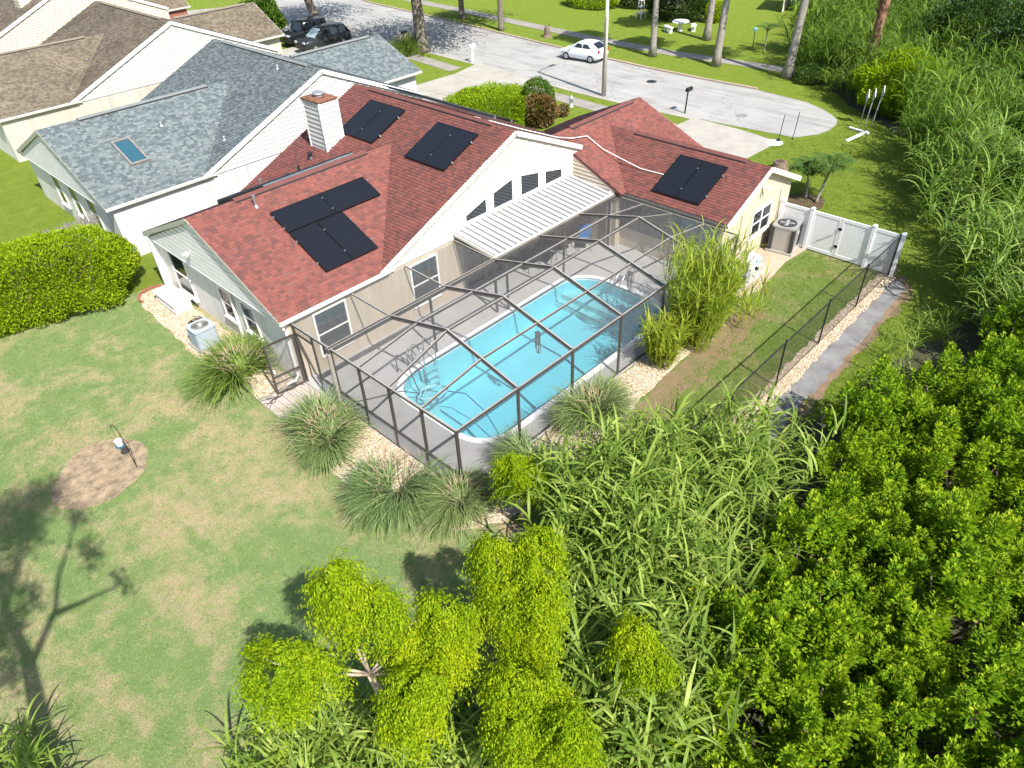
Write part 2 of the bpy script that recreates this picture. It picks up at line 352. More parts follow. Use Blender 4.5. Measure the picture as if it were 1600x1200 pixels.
# photovoltaic glass: black with hairline busbars, laid out in the panel's own space
m, nt, b = new_mat('solar')
oc = nt.nodes.new('ShaderNodeTexCoord').outputs['Object']; sp = nt.nodes.new('ShaderNodeSeparateXYZ'); nt.links.new(oc, sp.inputs[0])
ln = math_n(nt, 'LESS_THAN', math_n(nt, 'FRACT', math_n(nt, 'MULTIPLY', sp.outputs[0], 18.0)), 0.16)
l2 = math_n(nt, 'LESS_THAN', math_n(nt, 'FRACT', math_n(nt, 'MULTIPLY', sp.outputs[1], 5.5)), 0.035)
c = mix(nt, (0.0075, 0.0085, 0.012), (0.022, 0.025, 0.033), math_n(nt, 'MAXIMUM', ln, l2))
nt.links.new(c, b.inputs['Base Color']); b.inputs['Roughness'].default_value = 0.32; b.inputs['Specular IOR Level'].default_value = 0.35
plain('solar_frame', (0.012, 0.012, 0.014), 0.4, 0.3)
# insect screen: open weave, so mostly clear
m, nt, b = new_mat('screen')
tr = nt.nodes.new('ShaderNodeBsdfTransparent'); df = nt.nodes.new('ShaderNodeBsdfDiffuse'); df.inputs[0].default_value = (0.17, 0.17, 0.172, 1)
ms = nt.nodes.new('ShaderNodeMixShader'); ms.inputs[0].default_value = 0.27
nt.links.new(tr.outputs[0], ms.inputs[1]); nt.links.new(df.outputs[0], ms.inputs[2]); nt.links.new(ms.outputs[0], nt.nodes['Material Output'].inputs[0])
# pool
plain('pool_shell', (0.58, 0.75, 0.79), 0.5, var=0.05, vscale=1.0)
plain('pool_rim', (0.74, 0.75, 0.74), 0.5, var=0.05, vscale=1.5)
m, nt, b = new_mat('water')
tr = nt.nodes.new('ShaderNodeBsdfTransparent'); tr.inputs[0].default_value = (0.45, 0.83, 0.90, 1)
gl = nt.nodes.new('ShaderNodeBsdfGlossy'); gl.inputs['Roughness'].default_value = 0.03
fr = nt.nodes.new('ShaderNodeFresnel'); fr.inputs[0].default_value = 1.33
bn = nt.nodes.new('ShaderNodeBump'); bn.inputs['Strength'].default_value = 0.02; bn.inputs['Distance'].default_value = 0.05
nt.links.new(noise(nt, 2.2, 3, 0.5), bn.inputs['Height']); nt.links.new(bn.outputs[0], gl.inputs['Normal']); nt.links.new(bn.outputs[0], fr.inputs['Normal'])
ms = nt.nodes.new('ShaderNodeMixShader'); nt.links.new(fr.outputs[0], ms.inputs[0]); nt.links.new(tr.outputs[0], ms.inputs[1]); nt.links.new(gl.outputs[0], ms.inputs[2])
nt.links.new(ms.outputs[0], nt.nodes['Material Output'].inputs[0])
# foliage
leafmat('leaf_hedge', [(0, (0.10, 0.18, 0.006)), (0.5, (0.23, 0.35, 0.009)), (1, (0.42, 0.48, 0.015))], 0.3, 0.6, spec=0.15)
leafmat('leaf_lime', [(0.05, (0.06, 0.15, 0.005)), (0.35, (0.175, 0.295, 0.006)), (0.65, (0.33, 0.425, 0.009)), (1, (0.51, 0.51, 0.016))], 0.4, 0.6, slow=0.6, sscale=1.3, spec=0.12)
leafmat('leaf_shrub', [(0, (0.07, 0.155, 0.005)), (0.5, (0.155, 0.28, 0.008)), (0.85, (0.26, 0.37, 0.011)), (1, (0.36, 0.42, 0.02))], 0.32, 0.55, slow=0.35, spec=0.14)
leafmat('leaf_dark', [(0, (0.0192, 0.048, 0.0096)), (0.6, (0.042, 0.09, 0.0144)), (1, (0.09, 0.156, 0.024))], 0.3)
leafmat('leaf_mid', [(0, (0.042, 0.108, 0.0144)), (0.6, (0.09, 0.18, 0.024)), (1, (0.192, 0.252, 0.036))], 0.3)
leafmat('leaf_yellow', [(0, (0.17, 0.30, 0.012)), (0.6, (0.30, 0.42, 0.016)), (0.94, (0.44, 0.49, 0.03)), (1, (0.42, 0.30, 0.05))], 0.35, 0.55, spec=0.16)
leafmat('cane', [(0, (0.08, 0.15, 0.018)), (0.45, (0.17, 0.27, 0.04)), (0.8, (0.30, 0.40, 0.085)), (0.95, (0.43, 0.48, 0.14)), (0.97, (0.42, 0.31, 0.13)), (1, (0.34, 0.22, 0.10))], 0.38, 0.5, slow=0.25, sscale=0.5, spec=0.2)
leafmat('cane_mid', [(0.15, (0.045, 0.105, 0.010)), (0.5, (0.125, 0.22, 0.025)), (0.75, (0.24, 0.33, 0.055)), (1, (0.40, 0.36, 0.10))], 0.35, 0.55, slow=0.62, sscale=0.22, spec=0.15)
leafmat('cane_bright', [(0, (0.14, 0.21, 0.018)), (0.5, (0.28, 0.36, 0.03)), (0.85, (0.43, 0.45, 0.06)), (0.95, (0.55, 0.43, 0.12)), (1, (0.5, 0.34, 0.14))], 0.38, 0.55, slow=0.3, spec=0.15)
leafmat('fountain', [(0, (0.11, 0.165, 0.06)), (0.5, (0.19, 0.265, 0.10)), (0.85, (0.28, 0.355, 0.15)), (1, (0.42, 0.36, 0.21))], 0.3, 0.55, slow=0.25, sscale=1.5, spec=0.2)
leafmat('fountain_green', [(0, (0.1035, 0.1725, 0.023)), (0.5, (0.1725, 0.2645, 0.04025)), (0.85, (0.2645, 0.322, 0.0805)), (1, (0.414, 0.3105, 0.1725))], 0.3, 0.5, slow=0.25, sscale=1.5)
leafmat('plume', [(0, (0.26, 0.19, 0.12)), (1, (0.42, 0.32, 0.22))], 0.2, 0.8)
leafmat('palm_leaf', [(0, (0.045, 0.10, 0.015)), (0.6, (0.085, 0.16, 0.025)), (1, (0.16, 0.22, 0.05))], 0.3)
leafmat('croton', [(0, (0.05, 0.06, 0.02)), (0.5, (0.15, 0.10, 0.03)), (1, (0.30, 0.14, 0.05))], 0.2)
leafmat('grass_tuft', [(0, (0.13, 0.21, 0.07)), (0.5, (0.21, 0.30, 0.105)), (0.85, (0.30, 0.35, 0.14)), (0.93, (0.45, 0.38, 0.20)), (1, (0.58, 0.46, 0.28))], 0.25, 0.7, slow=0.55, sscale=0.7, spec=0.15)
leafmat('grass_tuft_green', [(0, (0.08, 0.15, 0.02)), (0.5, (0.16, 0.24, 0.035)), (0.9, (0.26, 0.31, 0.07)), (1, (0.38, 0.33, 0.12))], 0.25, 0.7, slow=0.45, sscale=0.9, spec=0.15)
# ------------------------------------------------------------------ the setting
sheet('ground', [(-160, -160), (260, -160), (260, 260), (-160, 260)], 0.0, 'front_lawn', [[(0.3, 0.3), (14, 0.3), (14, 7), (0.3, 7)]])
sheet('back_lawn', [(-40, -3.6), (-9, -3.2), (-3.5, -3.2), (-1.5, -2.6), (0.2, -2.4), (0.2, 0), (0.2, 8.6), (0, 13), (0.3, 18.9), (-40, 24.0)], 0.004, 'lawn')
sheet('side_lawn', [(0.2, -2.4), (3, -2.6), (6, -4.0), (7, -4.6), (21, -4.6), (21, 0.9), (14.5, 0.9), (14.5, -0.4), (0.3, -0.4)], 0.004, 'strip_lawn')
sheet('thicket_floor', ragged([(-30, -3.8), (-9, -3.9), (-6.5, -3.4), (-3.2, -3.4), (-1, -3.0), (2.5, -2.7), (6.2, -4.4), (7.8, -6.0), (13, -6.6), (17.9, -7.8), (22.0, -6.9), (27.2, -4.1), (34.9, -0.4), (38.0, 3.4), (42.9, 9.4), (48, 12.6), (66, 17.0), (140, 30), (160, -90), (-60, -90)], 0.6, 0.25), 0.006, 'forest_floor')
# pool deck, with the pool cut out of it
def rounded(x0, x1, y0, y1, rl, rr, n=10, grow=0.0):
    pts = []
    x0 -= grow; x1 += grow; y0 -= grow; y1 += grow; rl += grow; rr += grow
    for cx, cy, r, a0 in ((x1-rr, y0+rr, rr, -90), (x1-rr, y1-rr, rr, 0), (x0+rl, y1-rl, rl, 90), (x0+rl, y0+rl, rl, 180)):
        for k in range(n+1):
            a = R(a0+90*k/n); pts.append((cx+r*math.cos(a), cy+r*math.sin(a)))
    return pts
POOL = (1.72, 12.15, 0.82, 5.55, 1.15, 1.4)
deck_hole = rounded(*POOL, grow=0.20)
sheet('pool_deck', [(-0.08, -0.08), (15.3, -0.08), (15.3, 8.4), (-0.08, 8.4)], 0.03, 'deck', [deck_hole])
mb = MB()
for a, b in (((-0.08, -0.08), (15.3, -0.08)), ((-0.08, 8.4), (-0.08, -0.08)), ((15.3, -0.08), (15.3, 1.2))):
    mb.add([(*a, -0.05), (*b, -0.05), (*b, 0.03), (*a, 0.03)], [(0, 1, 2, 3)])
structure('pool_deck_edge', mb, 'deck')
# street
NEAR = [(31.2, 4), (31.75, 12), (31.6, 17), (31.7, 22), (32.2, 27), (32.6, 33), (32.9, 41), (33.6, 51), (35.2, 61), (40, 80), (55, 110)]
FAR = [(39.2, 12.0), (39.1, 16), (39.2, 21.2), (39.8, 29), (40.7, 37), (41.7, 46), (42.8, 60), (48, 80), (62, 108)]
sheet('street', NEAR[1:]+FAR[::-1]+[(38.7, 8.1), (37.9, 6.6), (37.3, 5.8), (36.6, 5.15), (35.8, 4.85), (34.7, 4.75), (33.6, 4.95), (32.3, 5.8)], 0.012, 'road')
sheet('side_street', [(33.6, 51), (10, 66), (-5, 75), (-5, 88), (20, 80), (38, 70), (42, 62)], 0.011, 'road')
mb = MB()
for i in range(len(FAR)-1):
    a, b = Vector(FAR[i]), Vector(FAR[i+1]); d = b-a; n = max(1, int(d.length/3.0))
    for k in range(n):
        p, q = a+d*(k/n), a+d*((k+0.985)/n); w = d.normalized(); w = Vector((w.y, -w.x))*0.2
        mb.extr([(*p, 0.0), (*q, 0.0), (*(q+w), 0.0), (*(p+w), 0.0)], (0, 0, 0.11))
structure('far_kerb', mb, 'pad')
structure('near_kerb', MB().extr([(x, y, 0.0) for x, y in band(NEAR[1:9], 0.0, 0.32)], (0, 0, 0.03)), 'concrete')
# pavements: slabs one by one
def slabs(name, line, w, mat, step=1.5, z=0.022):
    mb = MB(); L = [Vector(p) for p in line]; base = sheet(name, band(line, -w/2, w/2), z-0.008, 'joint')
    for i in range(len(L)-1):
        d = L[i+1]-L[i]; n = max(1, int(d.length/step)); e = d.normalized(); s = Vector((-e.y, e.x))*(w/2)
        for k in range(n):
            p = L[i]+d*((k+0.012)/n); q = L[i]+d*((k+0.988)/n)
            o = MB().extr([(*(p-s), z-0.02), (*(q-s), z-0.02), (*(q+s), z-0.02), (*(p+s), z-0.02)], (0, 0, 0.022+random.uniform(0, 0.004))).build('paving_slab', mat, base)
slabs('near_pavement', [(29.5, 12.4), (29.6, 17), (29.9, 22), (30.2, 26)], 1.25, 'concrete_old')
slabs('nearby_pavement', [(30.4, 33), (30.9, 38), (31.2, 45), (31.6, 51)], 1.25, 'concrete_old')
slabs('far_pavement', [(44.8, 10.5), (44.6, 14), (43.9, 22), (44.1, 30), (44.8, 38), (45.6, 47), (46.4, 57), (48, 68)], 1.35, 'concrete_old', 1.6)
def drive(name, quads):
    b = None
    for q in quads:
        o = MB().extr([(x, y, 0.0) for x, y in q], (0, 0, 0.024))
        if b is None: b = structure(name, o, 'concrete')
        else: o.build('paving_slab', 'concrete', b)
drive('driveway', [[(21.5, 6.1), (24.6, 6.15), (24.6, 12.5), (21.5, 12.5)], [(24.63, 6.15), (27.7, 6.35), (27.7, 12.45), (24.63, 12.5)],
                   [(27.73, 6.35), (31.1, 6.2), (31.6, 9), (27.73, 9.2)], [(27.73, 9.23), (31.6, 9.03), (31.75, 12.3), (27.73, 12.45)]])
drive('neighbouring_driveway', [[(21, 26.6), (25.4, 26.5), (25.4, 32.4), (21, 32.6)], [(25.43, 26.5), (29.4, 26.3), (29.6, 32.2), (25.43, 32.4)], [(29.43, 26.3), (32.0, 25.3), (32.7, 32.9), (29.63, 32.2)]])
drive('far_driveway', [[(22, 45.3), (28, 45.6), (28, 50.6), (22, 50.4)], [(28.03, 45.6), (33.2, 45.5), (33.7, 51.2), (28.03, 50.6)]])
# paths and beds
sheet('tar_path', ragged([(7.6, -4.9), (9.5, -4.78), (13, -4.74), (16, -4.72), (18.6, -4.72), (19.5, -4.6), (19.9, -4.9), (19.3, -5.35), (17.5, -5.4), (14.3, -5.5), (11.5, -5.5), (9, -5.5), (7.2, -5.7)], 0.3, 0.07), 0.02, 'asphalt_path')
sheet('path_verge', ragged([(7.0, -4.7), (19.9, -4.4), (20.3, -5.0), (19.3, -5.65), (14.3, -5.75), (9, -5.85), (6.6, -6.0)], 0.3, 0.14), 0.012, 'soil')
BEDS = {'fence_gravel_bed': [(7.4, -4.15), (19.9, -4.05), (20.0, -4.7), (13, -4.78), (9.5, -4.82), (7.2, -5.0)],
        'pool_gravel_bed': [(0.0, 5.2), (-1.2, 5.0), (-2.0, 4.2), (-2.1, 2.9), (-1.75, 1.4), (-1.5, 0.0), (-1.15, -0.85), (0.0, -1.6), (1.3, -1.9), (2.8, -1.8), (4.4, -1.6), (7.9, -1.3), (10.2, -1.2), (11.5, -1.4), (11.5, -0.1), (0, -0.1)],
        'wall_gravel_bed': [(-0.3, 18.3), (-1.0, 18.75), (-1.55, 18.45), (-1.7, 17.0), (-1.75, 15.0), (-1.95, 13.0), (-1.95, 12.0), (-1.2, 11.4), (-1.5, 9.3), (-1.75, 8.6), (-0.3, 8.4)]}
def pebbles(bed, pts, dens, parent):
    xs = [p[0] for p in pts]; ys = [p[1] for p in pts]; P = np.array(pts)
    n = int((max(xs)-min(xs))*(max(ys)-min(ys))*dens)
    q = np.stack([RNG.uniform(min(xs), max(xs), n), RNG.uniform(min(ys), max(ys), n)], 1)
    ins = np.zeros(n, bool); j = len(P)-1
    for i in range(len(P)):
        c = ((P[i, 1] > q[:, 1]) != (P[j, 1] > q[:, 1])) & (q[:, 0] < (P[j, 0]-P[i, 0])*(q[:, 1]-P[i, 1])/(P[j, 1]-P[i, 1]+1e-12)+P[i, 0])
        ins ^= c; j = i
    q = q[ins]; n = len(q)
    r = RNG.uniform(0.018, 0.042, n); sq = RNG.uniform(0.7, 1.3, (n, 3)); sq[:, 2] *= 0.6; a = RNG.uniform(0, 6.28, n)
    o = np.array([(1, 0, 0), (0, 1, 0), (-1, 0, 0), (0, -1, 0), (0.6, 0.6, 0.75), (-0.6, 0.6, 0.75), (-0.6, -0.6, 0.75), (0.6, -0.6, 0.75)])
    v = o[None]*sq[:, None]*r[:, None, None]; x = v[..., 0]*np.cos(a)[:, None]-v[..., 1]*np.sin(a)[:, None]; y = v[..., 0]*np.sin(a)[:, None]+v[..., 1]*np.cos(a)[:, None]
    V = np.stack([x+q[:, :1], y+q[:, 1:], v[..., 2]+0.018], -1).reshape(-1, 3)
    f = np.array([(4, 5, 6, 7), (0, 1, 5, 4), (1, 2, 6, 5), (2, 3, 7, 6), (3, 0, 4, 7)])
    F = (f[None]+np.arange(n)[:, None, None]*8).reshape(-1, 4)
    tag(link('pebbles', npmesh('pebbles', V, F, True), 'pebble', parent), kind='stuff')
for k, pts in BEDS.items():
    pts = ragged(pts, 0.3, 0.07)
    pebbles(k, pts, 900 if k != 'fence_gravel_bed' else 550, sheet(k, pts, 0.016, 'gravel_base'))
sheet('bare_soil', ragged([(10.2, -1.1), (12.5, -1.1), (14.5, -1.0), (14.2, -2.0), (11, -2.3), (8.0, -2.5), (5.6, -2.7), (4.2, -1.65), (7.9, -1.35)], 0.3, 0.16), 0.010, 'dry_lawn')
sheet('lawn_patch', ragged([(-8.35, 9.05), (-8.05, 9.75), (-7.45, 10.35), (-6.8, 10.72), (-6.2, 10.6), (-5.75, 10.2), (-5.5, 9.7), (-5.42, 9.2), (-5.55, 8.65), (-5.9, 8.15), (-6.4, 7.85), (-7.0, 7.7), (-7.6, 7.8), (-8.1, 8.2), (-8.35, 8.6)], 0.2, 0.05), 0.012, 'dead_mat')
sheet('equipment_pad', [(14.9, 0.75), (14.6, -0.75), (15.6, -1.0), (17.4, -0.8), (18.4, -0.7), (20.2, -0.9), (20.4, 0.75)], 0.014, 'pad')
sheet('palm_mulch', [(23.6, 2.3), (24.6, 2.6), (25.6, 1.7), (25.3, 0.7), (24.2, 0.4), (23.4, 1.2)], 0.012, 'mulch')
# entry pavers: each block a piece of its own
pv = sheet('entry_path', [(-1.75, 8.6), (-0.08, 8.3), (-0.08, 6.0), (-1.1, 6.2), (-1.75, 7.0)], 0.014, 'joint')
for i in range(7):
    for j in range(5):
        x = -0.24-i*0.235; y = 8.14-j*0.4-(0.2 if i % 2 else 0)
        if x < -1.3 and y < 7.0: continue
        if y > 8.3: continue
        MB().box((x, y, 0.022), (0.215, 0.38, 0.045)).build('paver', 'paver', pv)
# brick edging round the gravel by the wall
edge = thing('brick_edging', 'curved row of red brick edging round the gravel bed behind the white box', 'edging', (-1.0, 18.7, 0))
for k in range(9):
    a = R(60+k*16); MB().box((-0.85+0.72*math.cos(a), 18.15+0.72*math.sin(a), 0.05), (0.1, 0.2, 0.1), a).build('brick', 'brick_red', edge)
# manhole covers and drains set into the road
for (x, y), r, lab in (((36.6, 18.85), 0.42, 'round iron manhole cover in the middle of the street'), ((33.9, 10.1), 0.36, 'small pale round cover near the end of the street')):
    t = thing('manhole_cover', lab, 'manhole', (x, y, 0.012))
    MB().lathe([(r, 0), (r, 0.010), (r*0.92, 0.014)], (x, y, 0.012), 24).build('rim', 'concrete_old', t)
    MB().lathe([(r*0.86, 0.01), (r*0.86, 0.02), (r*0.2, 0.022)], (x, y, 0.012), 24).build('lid', 'black_metal' if r > 0.4 else 'steel_grey', t)
# ------------------------------------------------------------------ houses
def slope(parent, pts, u, mat, edge, exposure=0.143, wid=(0.10, 0.26), thick=0.10, name='roof', lift=0.0):
    """one roof plane: a slab for the deck and rows of separate shingles clipped to its outline"""
    P = [Vector(p) for p in pts]; u = Vector(u).normalized(); n = (P[1]-P[0]).cross(P[2]-P[0]).normalized()
    if n.z < 0: n = -n
    v = n.cross(u).normalized()
    if v.z < 0: v = -v
    deck = MB().extr([p-n*thick for p in P], n*(thick-0.004)).build(name, edge, parent)
    poly = [((p-P[0]).dot(u), (p-P[0]).dot(v)) for p in P]
    v0 = min(p[1] for p in poly); v1 = max(p[1] for p in poly); verts = []; quads = []
    def rng(vv):
        us = []
        for i in range(len(poly)):
            a, b = poly[i], poly[(i+1) % len(poly)]
            if (a[1]-vv)*(b[1]-vv) <= 0 and abs(a[1]-b[1]) > 1e-9: us.append(a[0]+(b[0]-a[0])*(vv-a[1])/(b[1]-a[1]))
            elif abs(a[1]-b[1]) <= 1e-9 and abs(a[1]-vv) < 1e-6: us += [a[0], b[0]]
        return (min(us), max(us)) if us else None
    vv = v0; O = np.array(P[0]); U = np.array(u); W = np.array(v); N = np.array(n)
    while vv < v1-0.02:
        top = min(vv+exposure*1.02, v1); a, b = rng(vv+1e-4), rng(top-1e-4)
        if a and b:
            x = min(a[0], b[0])-random.uniform(0, 0.25); hi = max(a[1], b[1])
            while x < hi:
                w = random.uniform(*wid)*(1 if random.random() < 0.8 else 0.6); x2 = x+w
                q = [max(x, a[0]), min(x2-0.004, a[1]), min(x2-0.004, b[1]), max(x, b[0])]
                if q[1]-q[0] > 0.01 or q[2]-q[3] > 0.01:
                    q[1] = max(q[1], q[0]); q[2] = max(q[2], q[3])
                    t = 0.012+random.random()*0.012; k = len(verts); dv = random.uniform(-0.006, 0.006)
                    for uu, ww, hh in ((q[0], vv+dv, t), (q[1], vv+dv, t), (q[2], top, 0.006), (q[3], top, 0.006), (q[0], vv+dv, -0.004), (q[1], vv+dv, -0.004)):
                        verts.append(O+U*uu+W*ww+N*(hh+lift))
                    quads += [(k, k+1, k+2, k+3), (k+4, k+5, k+1, k)]
                x = x2
        vv += exposure
    o = ORG[parent.name]; me = npmesh('shingles', np.array(verts)-np.array(o), quads)
    if u.cross(v).dot(n) < 0: me.flip_normals()
    tag(link('shingles', me, mat, deck, o), kind='stuff'); return deck
def siding(parent, org, u, n, poly, exposure, mat, name='siding_board', th=0.045, gap=0.0):
    """lapped boards over a convex outline given as (along, height) points; every board its own piece"""
    O, U, N = Vector(org), Vector(u).normalized(), Vector(n).normalized(); Z = Vector((0, 0, 1))
    z0 = min(p[1] for p in poly); z1 = max(p[1] for p in poly); z = z0
    while z < z1-0.02:
        zt = min(z+exposure, z1); c = clip(clip(poly, 1, z+gap, True), 1, zt, False)
        if len(c) >= 3:
            mb = MB(); k = len(c)
            fr = [O+U*a+Z*h+N*(th if gap else th-(th-0.006)*(h-z)/exposure) for a, h in c]; bk = [O+U*a+Z*h-N*0.01 for a, h in c]
            mb.add(fr+bk, [tuple(range(k)), tuple(range(2*k-1, k-1, -1))]+[(i, k+i, k+(i+1) % k, (i+1) % k) for i in range(k)])
            mb.build(name, mat, parent)
        z = zt
def window(parent, org, u, n, w, h, mat='trim', pane='pane_dark', split='h', fw=0.07, name='window', sill=True):
    """frame proud of the wall, panes behind it, one meeting rail"""
    O, U, N, Z = Vector(org), Vector(u).normalized(), Vector(n).normalized(), Vector((0, 0, 1))
    def brd(a, b, c, d, n0, n1, mb):
        p = [O+U*a+Z*c, O+U*b+Z*c, O+U*b+Z*d, O+U*a+Z*d]; mb.extr([q+N*n0 for q in p], N*(n1-n0)); return mb
    mb = MB()
    for a, b, c, d in ((-w/2-fw, w/2+fw, h/2, h/2+fw), (-w/2-fw, w/2+fw, -h/2-fw, -h/2), (-w/2-fw, -w/2, -h/2, h/2), (w/2, w/2+fw, -h/2, h/2)): brd(a, b, c, d, 0.002, 0.06, mb)
    f = mb.build(name, mat, parent)
    if sill: brd(-w/2-fw-0.05, w/2+fw+0.05, -h/2-fw-0.06, -h/2-fw-0.002, 0.0, 0.11, MB()).build('sill', mat, f)
    if split == 'h': cells = [(-w/2, w/2, -h/2, -0.02), (-w/2, w/2, 0.02, h/2)]; brd(-w/2, w/2, -0.02, 0.02, 0.004, 0.05, MB()).build('sash_rail', mat, f)
    elif split == 'v': cells = [(-w/2, -0.03, -h/2, h/2), (0.03, w/2, -h/2, h/2)]; brd(-0.03, 0.03, -h/2, h/2, 0.004, 0.055, MB()).build('mullion', mat, f)
    elif split == 'q':
        cells = [(-w/2, -0.04, -h/2, -0.02), (0.04, w/2, -h/2, -0.02), (-w/2, -0.04, 0.02, h/2), (0.04, w/2, 0.02, h/2)]
        brd(-0.04, 0.04, -h/2, h/2, 0.004, 0.055, MB()).build('mullion', mat, f)
        for s in ((-w/2, -0.04), (0.04, w/2)): brd(*s, -0.02, 0.02, 0.004, 0.05, MB()).build('sash_rail', mat, f)
    else: cells = [(-w/2, w/2, -h/2, h/2)]
    for c in cells: brd(*c, 0.003, 0.02, MB()).build('pane', pane, f)
    return f
def board(parent, p0, p1, w, h, mat, name, up=(0, 0, 1)): return MB().bar(p0, p1, w, h, up).build(name, mat, parent)
def gutter(parent, p0, p1, mat, out, name='gutter'):
    """open trough with a rolled lip"""
    p0, p1, o = Vector(p0), Vector(p1), Vector(out); Z = Vector((0, 0, 1)); prof = [(0, 0), (0, -0.12), (0.09, -0.12), (0.13, 0.0), (0.115, 0.0), (0.08, -0.105), (0.012, -0.105), (0.012, 0)]
    MB().loft([[p0+o*a+Z*b for a, b in prof], [p1+o*a+Z*b for a, b in prof]]).build(name, mat, parent)
def ridge_vent(parent, p0, p1, mat, k=0.43, name='ridge_vent'):
    p0, p1 = Vector(p0), Vector(p1); d = (p1-p0).normalized(); s = Vector((-d.y, d.x, 0))
    prof = [(-0.16, -0.16*k+0.02), (-0.16, -0.16*k+0.075), (0, 0.085), (0.16, -0.16*k+0.075), (0.16, -0.16*k+0.02), (0, 0.03)]
    r = MB().loft([[p0+s*a+Vector((0, 0, b)) for a, b in prof], [p1+s*a+Vector((0, 0, b)) for a, b in prof]]).build(name, mat, parent)
    for sg in (-1, 1):
        pr = [(sg*0.163, -0.16*k+0.0), (sg*0.163, -0.16*k+0.07), (sg*0.18, -0.16*k+0.06), (sg*0.18, -0.16*k-0.005)]
        MB().loft([[p0+s*a+Vector((0, 0, b)) for a, b in pr], [p1+s*a+Vector((0, 0, b)) for a, b in pr]]).build('vent_shadow', 'vent_shade', r)  # dark strip paints the shadow along the vent's edge

def house(name, label, X0, Y0, Y1, rz, ez, RX, rzm, Ymain1, mat, edge, wallm, sidm, trimm, lsid, xr_end, gar, wing=None, ltrim='trim', gable_exp=0.2, dx=0.0, endwall=True):
    """shared plan of the row: a left wing with its ridge along X, a taller main gable with its ridge along Y, a garage wing and, once, a right wing"""
    h = thing(name, label, 'house', (X0, Y0, 0)); k = 0.42; km = 0.43
    yr = (Y0+Y1)/2; kl = (rz-ez)/((Y1-Y0)/2)
    vx = lambda z: RX-(rzm-z)/km
    xe, xm = vx(ez), vx(rz)
    # left wing
    slope(h, [(X0, Y0, ez), (xe, Y0, ez), (xm, yr, rz), (X0, yr, rz)], (1, 0, 0), mat, edge)
    slope(h, [(X0, Y1, ez), (xe, Y1, ez), (xm, yr, rz), (X0, yr, rz)], (1, 0, 0), mat, edge)
    # main gable, left slope split at the valley
    slope(h, [(RX, Y0, rzm), (RX, yr, rzm), (xm, yr, rz), (xe, Y0, ez)], (0, 1, 0), mat, edge)
    slope(h, [(RX, yr, rzm), (RX, Ymain1, rzm), (xe, Ymain1, ez), (xe, Y1, ez), (xm, yr, rz)], (0, 1, 0), mat, edge)
    gx0, gx1, gy, gz, gey0, gey1, gez = gar; kg = (gz-gez)/(gy-gey0)
    xg = RX+(rzm-gz)/km; xv = RX+(rzm-(gz-kg*(gy-Y0)))/km if gy > Y0 and gey0 < Y0 else None
    zr = rzm-km*(xr_end-RX)
    slope(h, [(RX, Y0, rzm), (RX, Ymain1, rzm), (xr_end, Ymain1, zr), (xr_end, Y0, zr)], (0, 1, 0), mat, edge)
    slope(h, [(xr_end, gy, zr), (xr_end, Ymain1, zr), (xr_end+2.7, Ymain1, zr-2.7*km), (xr_end+2.7, gy, zr-2.7*km)], (0, 1, 0), mat, edge)
    # garage wing
    if wing:
        wx, wy0, wz, whx, wez = wing; kw = (wz-wez)/whx; ym = gy-(gz-wz)/kg; ye = gy-(gz-wez)/kg
        slope(h, [(gx0, gy, gz), (wx, gy, gz), (wx, ym, wz), (wx-whx, ye, wez), (gx0, ye, wez)], (1, 0, 0), mat, edge)
        slope(h, [(wx, gy, gz), (gx1, gy, gz), (gx1, ye, wez), (wx+whx, ye, wez), (wx, ym, wz)], (1, 0, 0), mat, edge)
        slope(h, [(wx, wy0, wz), (wx, ym, wz), (wx-whx, ye, wez), (wx-whx, wy0, wez)], (0, 1, 0), mat, edge)
        slope(h, [(wx, wy0, wz), (wx, ym, wz), (wx+whx, ye, wez), (wx+whx, wy0, wez)], (0, 1, 0), mat, edge)
    else:
        slope(h, [(gx0, gy, gz), (gx1, gy, gz), (gx1, gey0, gez), (gx0, gey0, gez)], (1, 0, 0), mat, edge)
    slope(h, [(gx0, gy, gz), (gx1, gy, gz), (gx1, gey1, gez), (gx0, gey1, gez)], (1, 0, 0), mat, edge)
    # walls (set in under the eaves)
    e = 0.13; zt = ez-0.14
    MB().bx(X0+0.3, xe+2.2, Y0+e, Y1-0.25, 0, zt).build('wall', wallm, h)
    MB().bx(xe+2.21, xr_end-0.1, Y0+e, Ymain1-0.2, 0, zt).build('wall', wallm, h)
    MB().bx(gx0+0.1, gx1-0.3, (gey0 if not wing else wing and ye)+0.3, gey1-0.3, 0, gez-0.14).build('wall', wallm, h)
    # gable end of the left wing: boarded
    px = X0+0.10
    MB().extr([(px+0.04, Y0+e, zt+0.002), (px+0.04, Y1-0.25, zt+0.002), (px+0.04, Y1-0.25, ez-0.06), (px+0.04, yr, rz-0.16), (px+0.04, Y0+e, ez-0.06)], (0.1, 0, 0)).build('gable_wall', wallm, h)
    siding(h, (px, 0, 0), (0, 1, 0), (-1, 0, 0), [(Y0+0.25, zt), (Y1-0.35, zt), (yr, rz-0.18)], 0.22, lsid, th=0.03, gap=0.045)
    board(h, (px+0.08, Y0+0.1, zt-0.04), (px+0.08, Y1-0.2, zt-0.04), 0.24, 0.07, 'trim', 'band_board')
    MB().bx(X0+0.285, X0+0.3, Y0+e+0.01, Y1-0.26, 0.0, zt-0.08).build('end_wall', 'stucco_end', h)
    for ya, s in ((Y0, 1), (Y1, -1)):
        board(h, (X0+0.015, ya+0.0, ez-0.085), (X0+0.015, yr, rz-0.085), 0.05, 0.17, ltrim, 'rake_board')
        board(h, (X0+0.07, ya+s*0.05, ez-0.175), (X0+0.07, yr, rz-0.175), 0.06, 0.02, ltrim, 'soffit')
    # main gable wall: boards clipped by the rakes
    gy0 = Y0+e+0.0
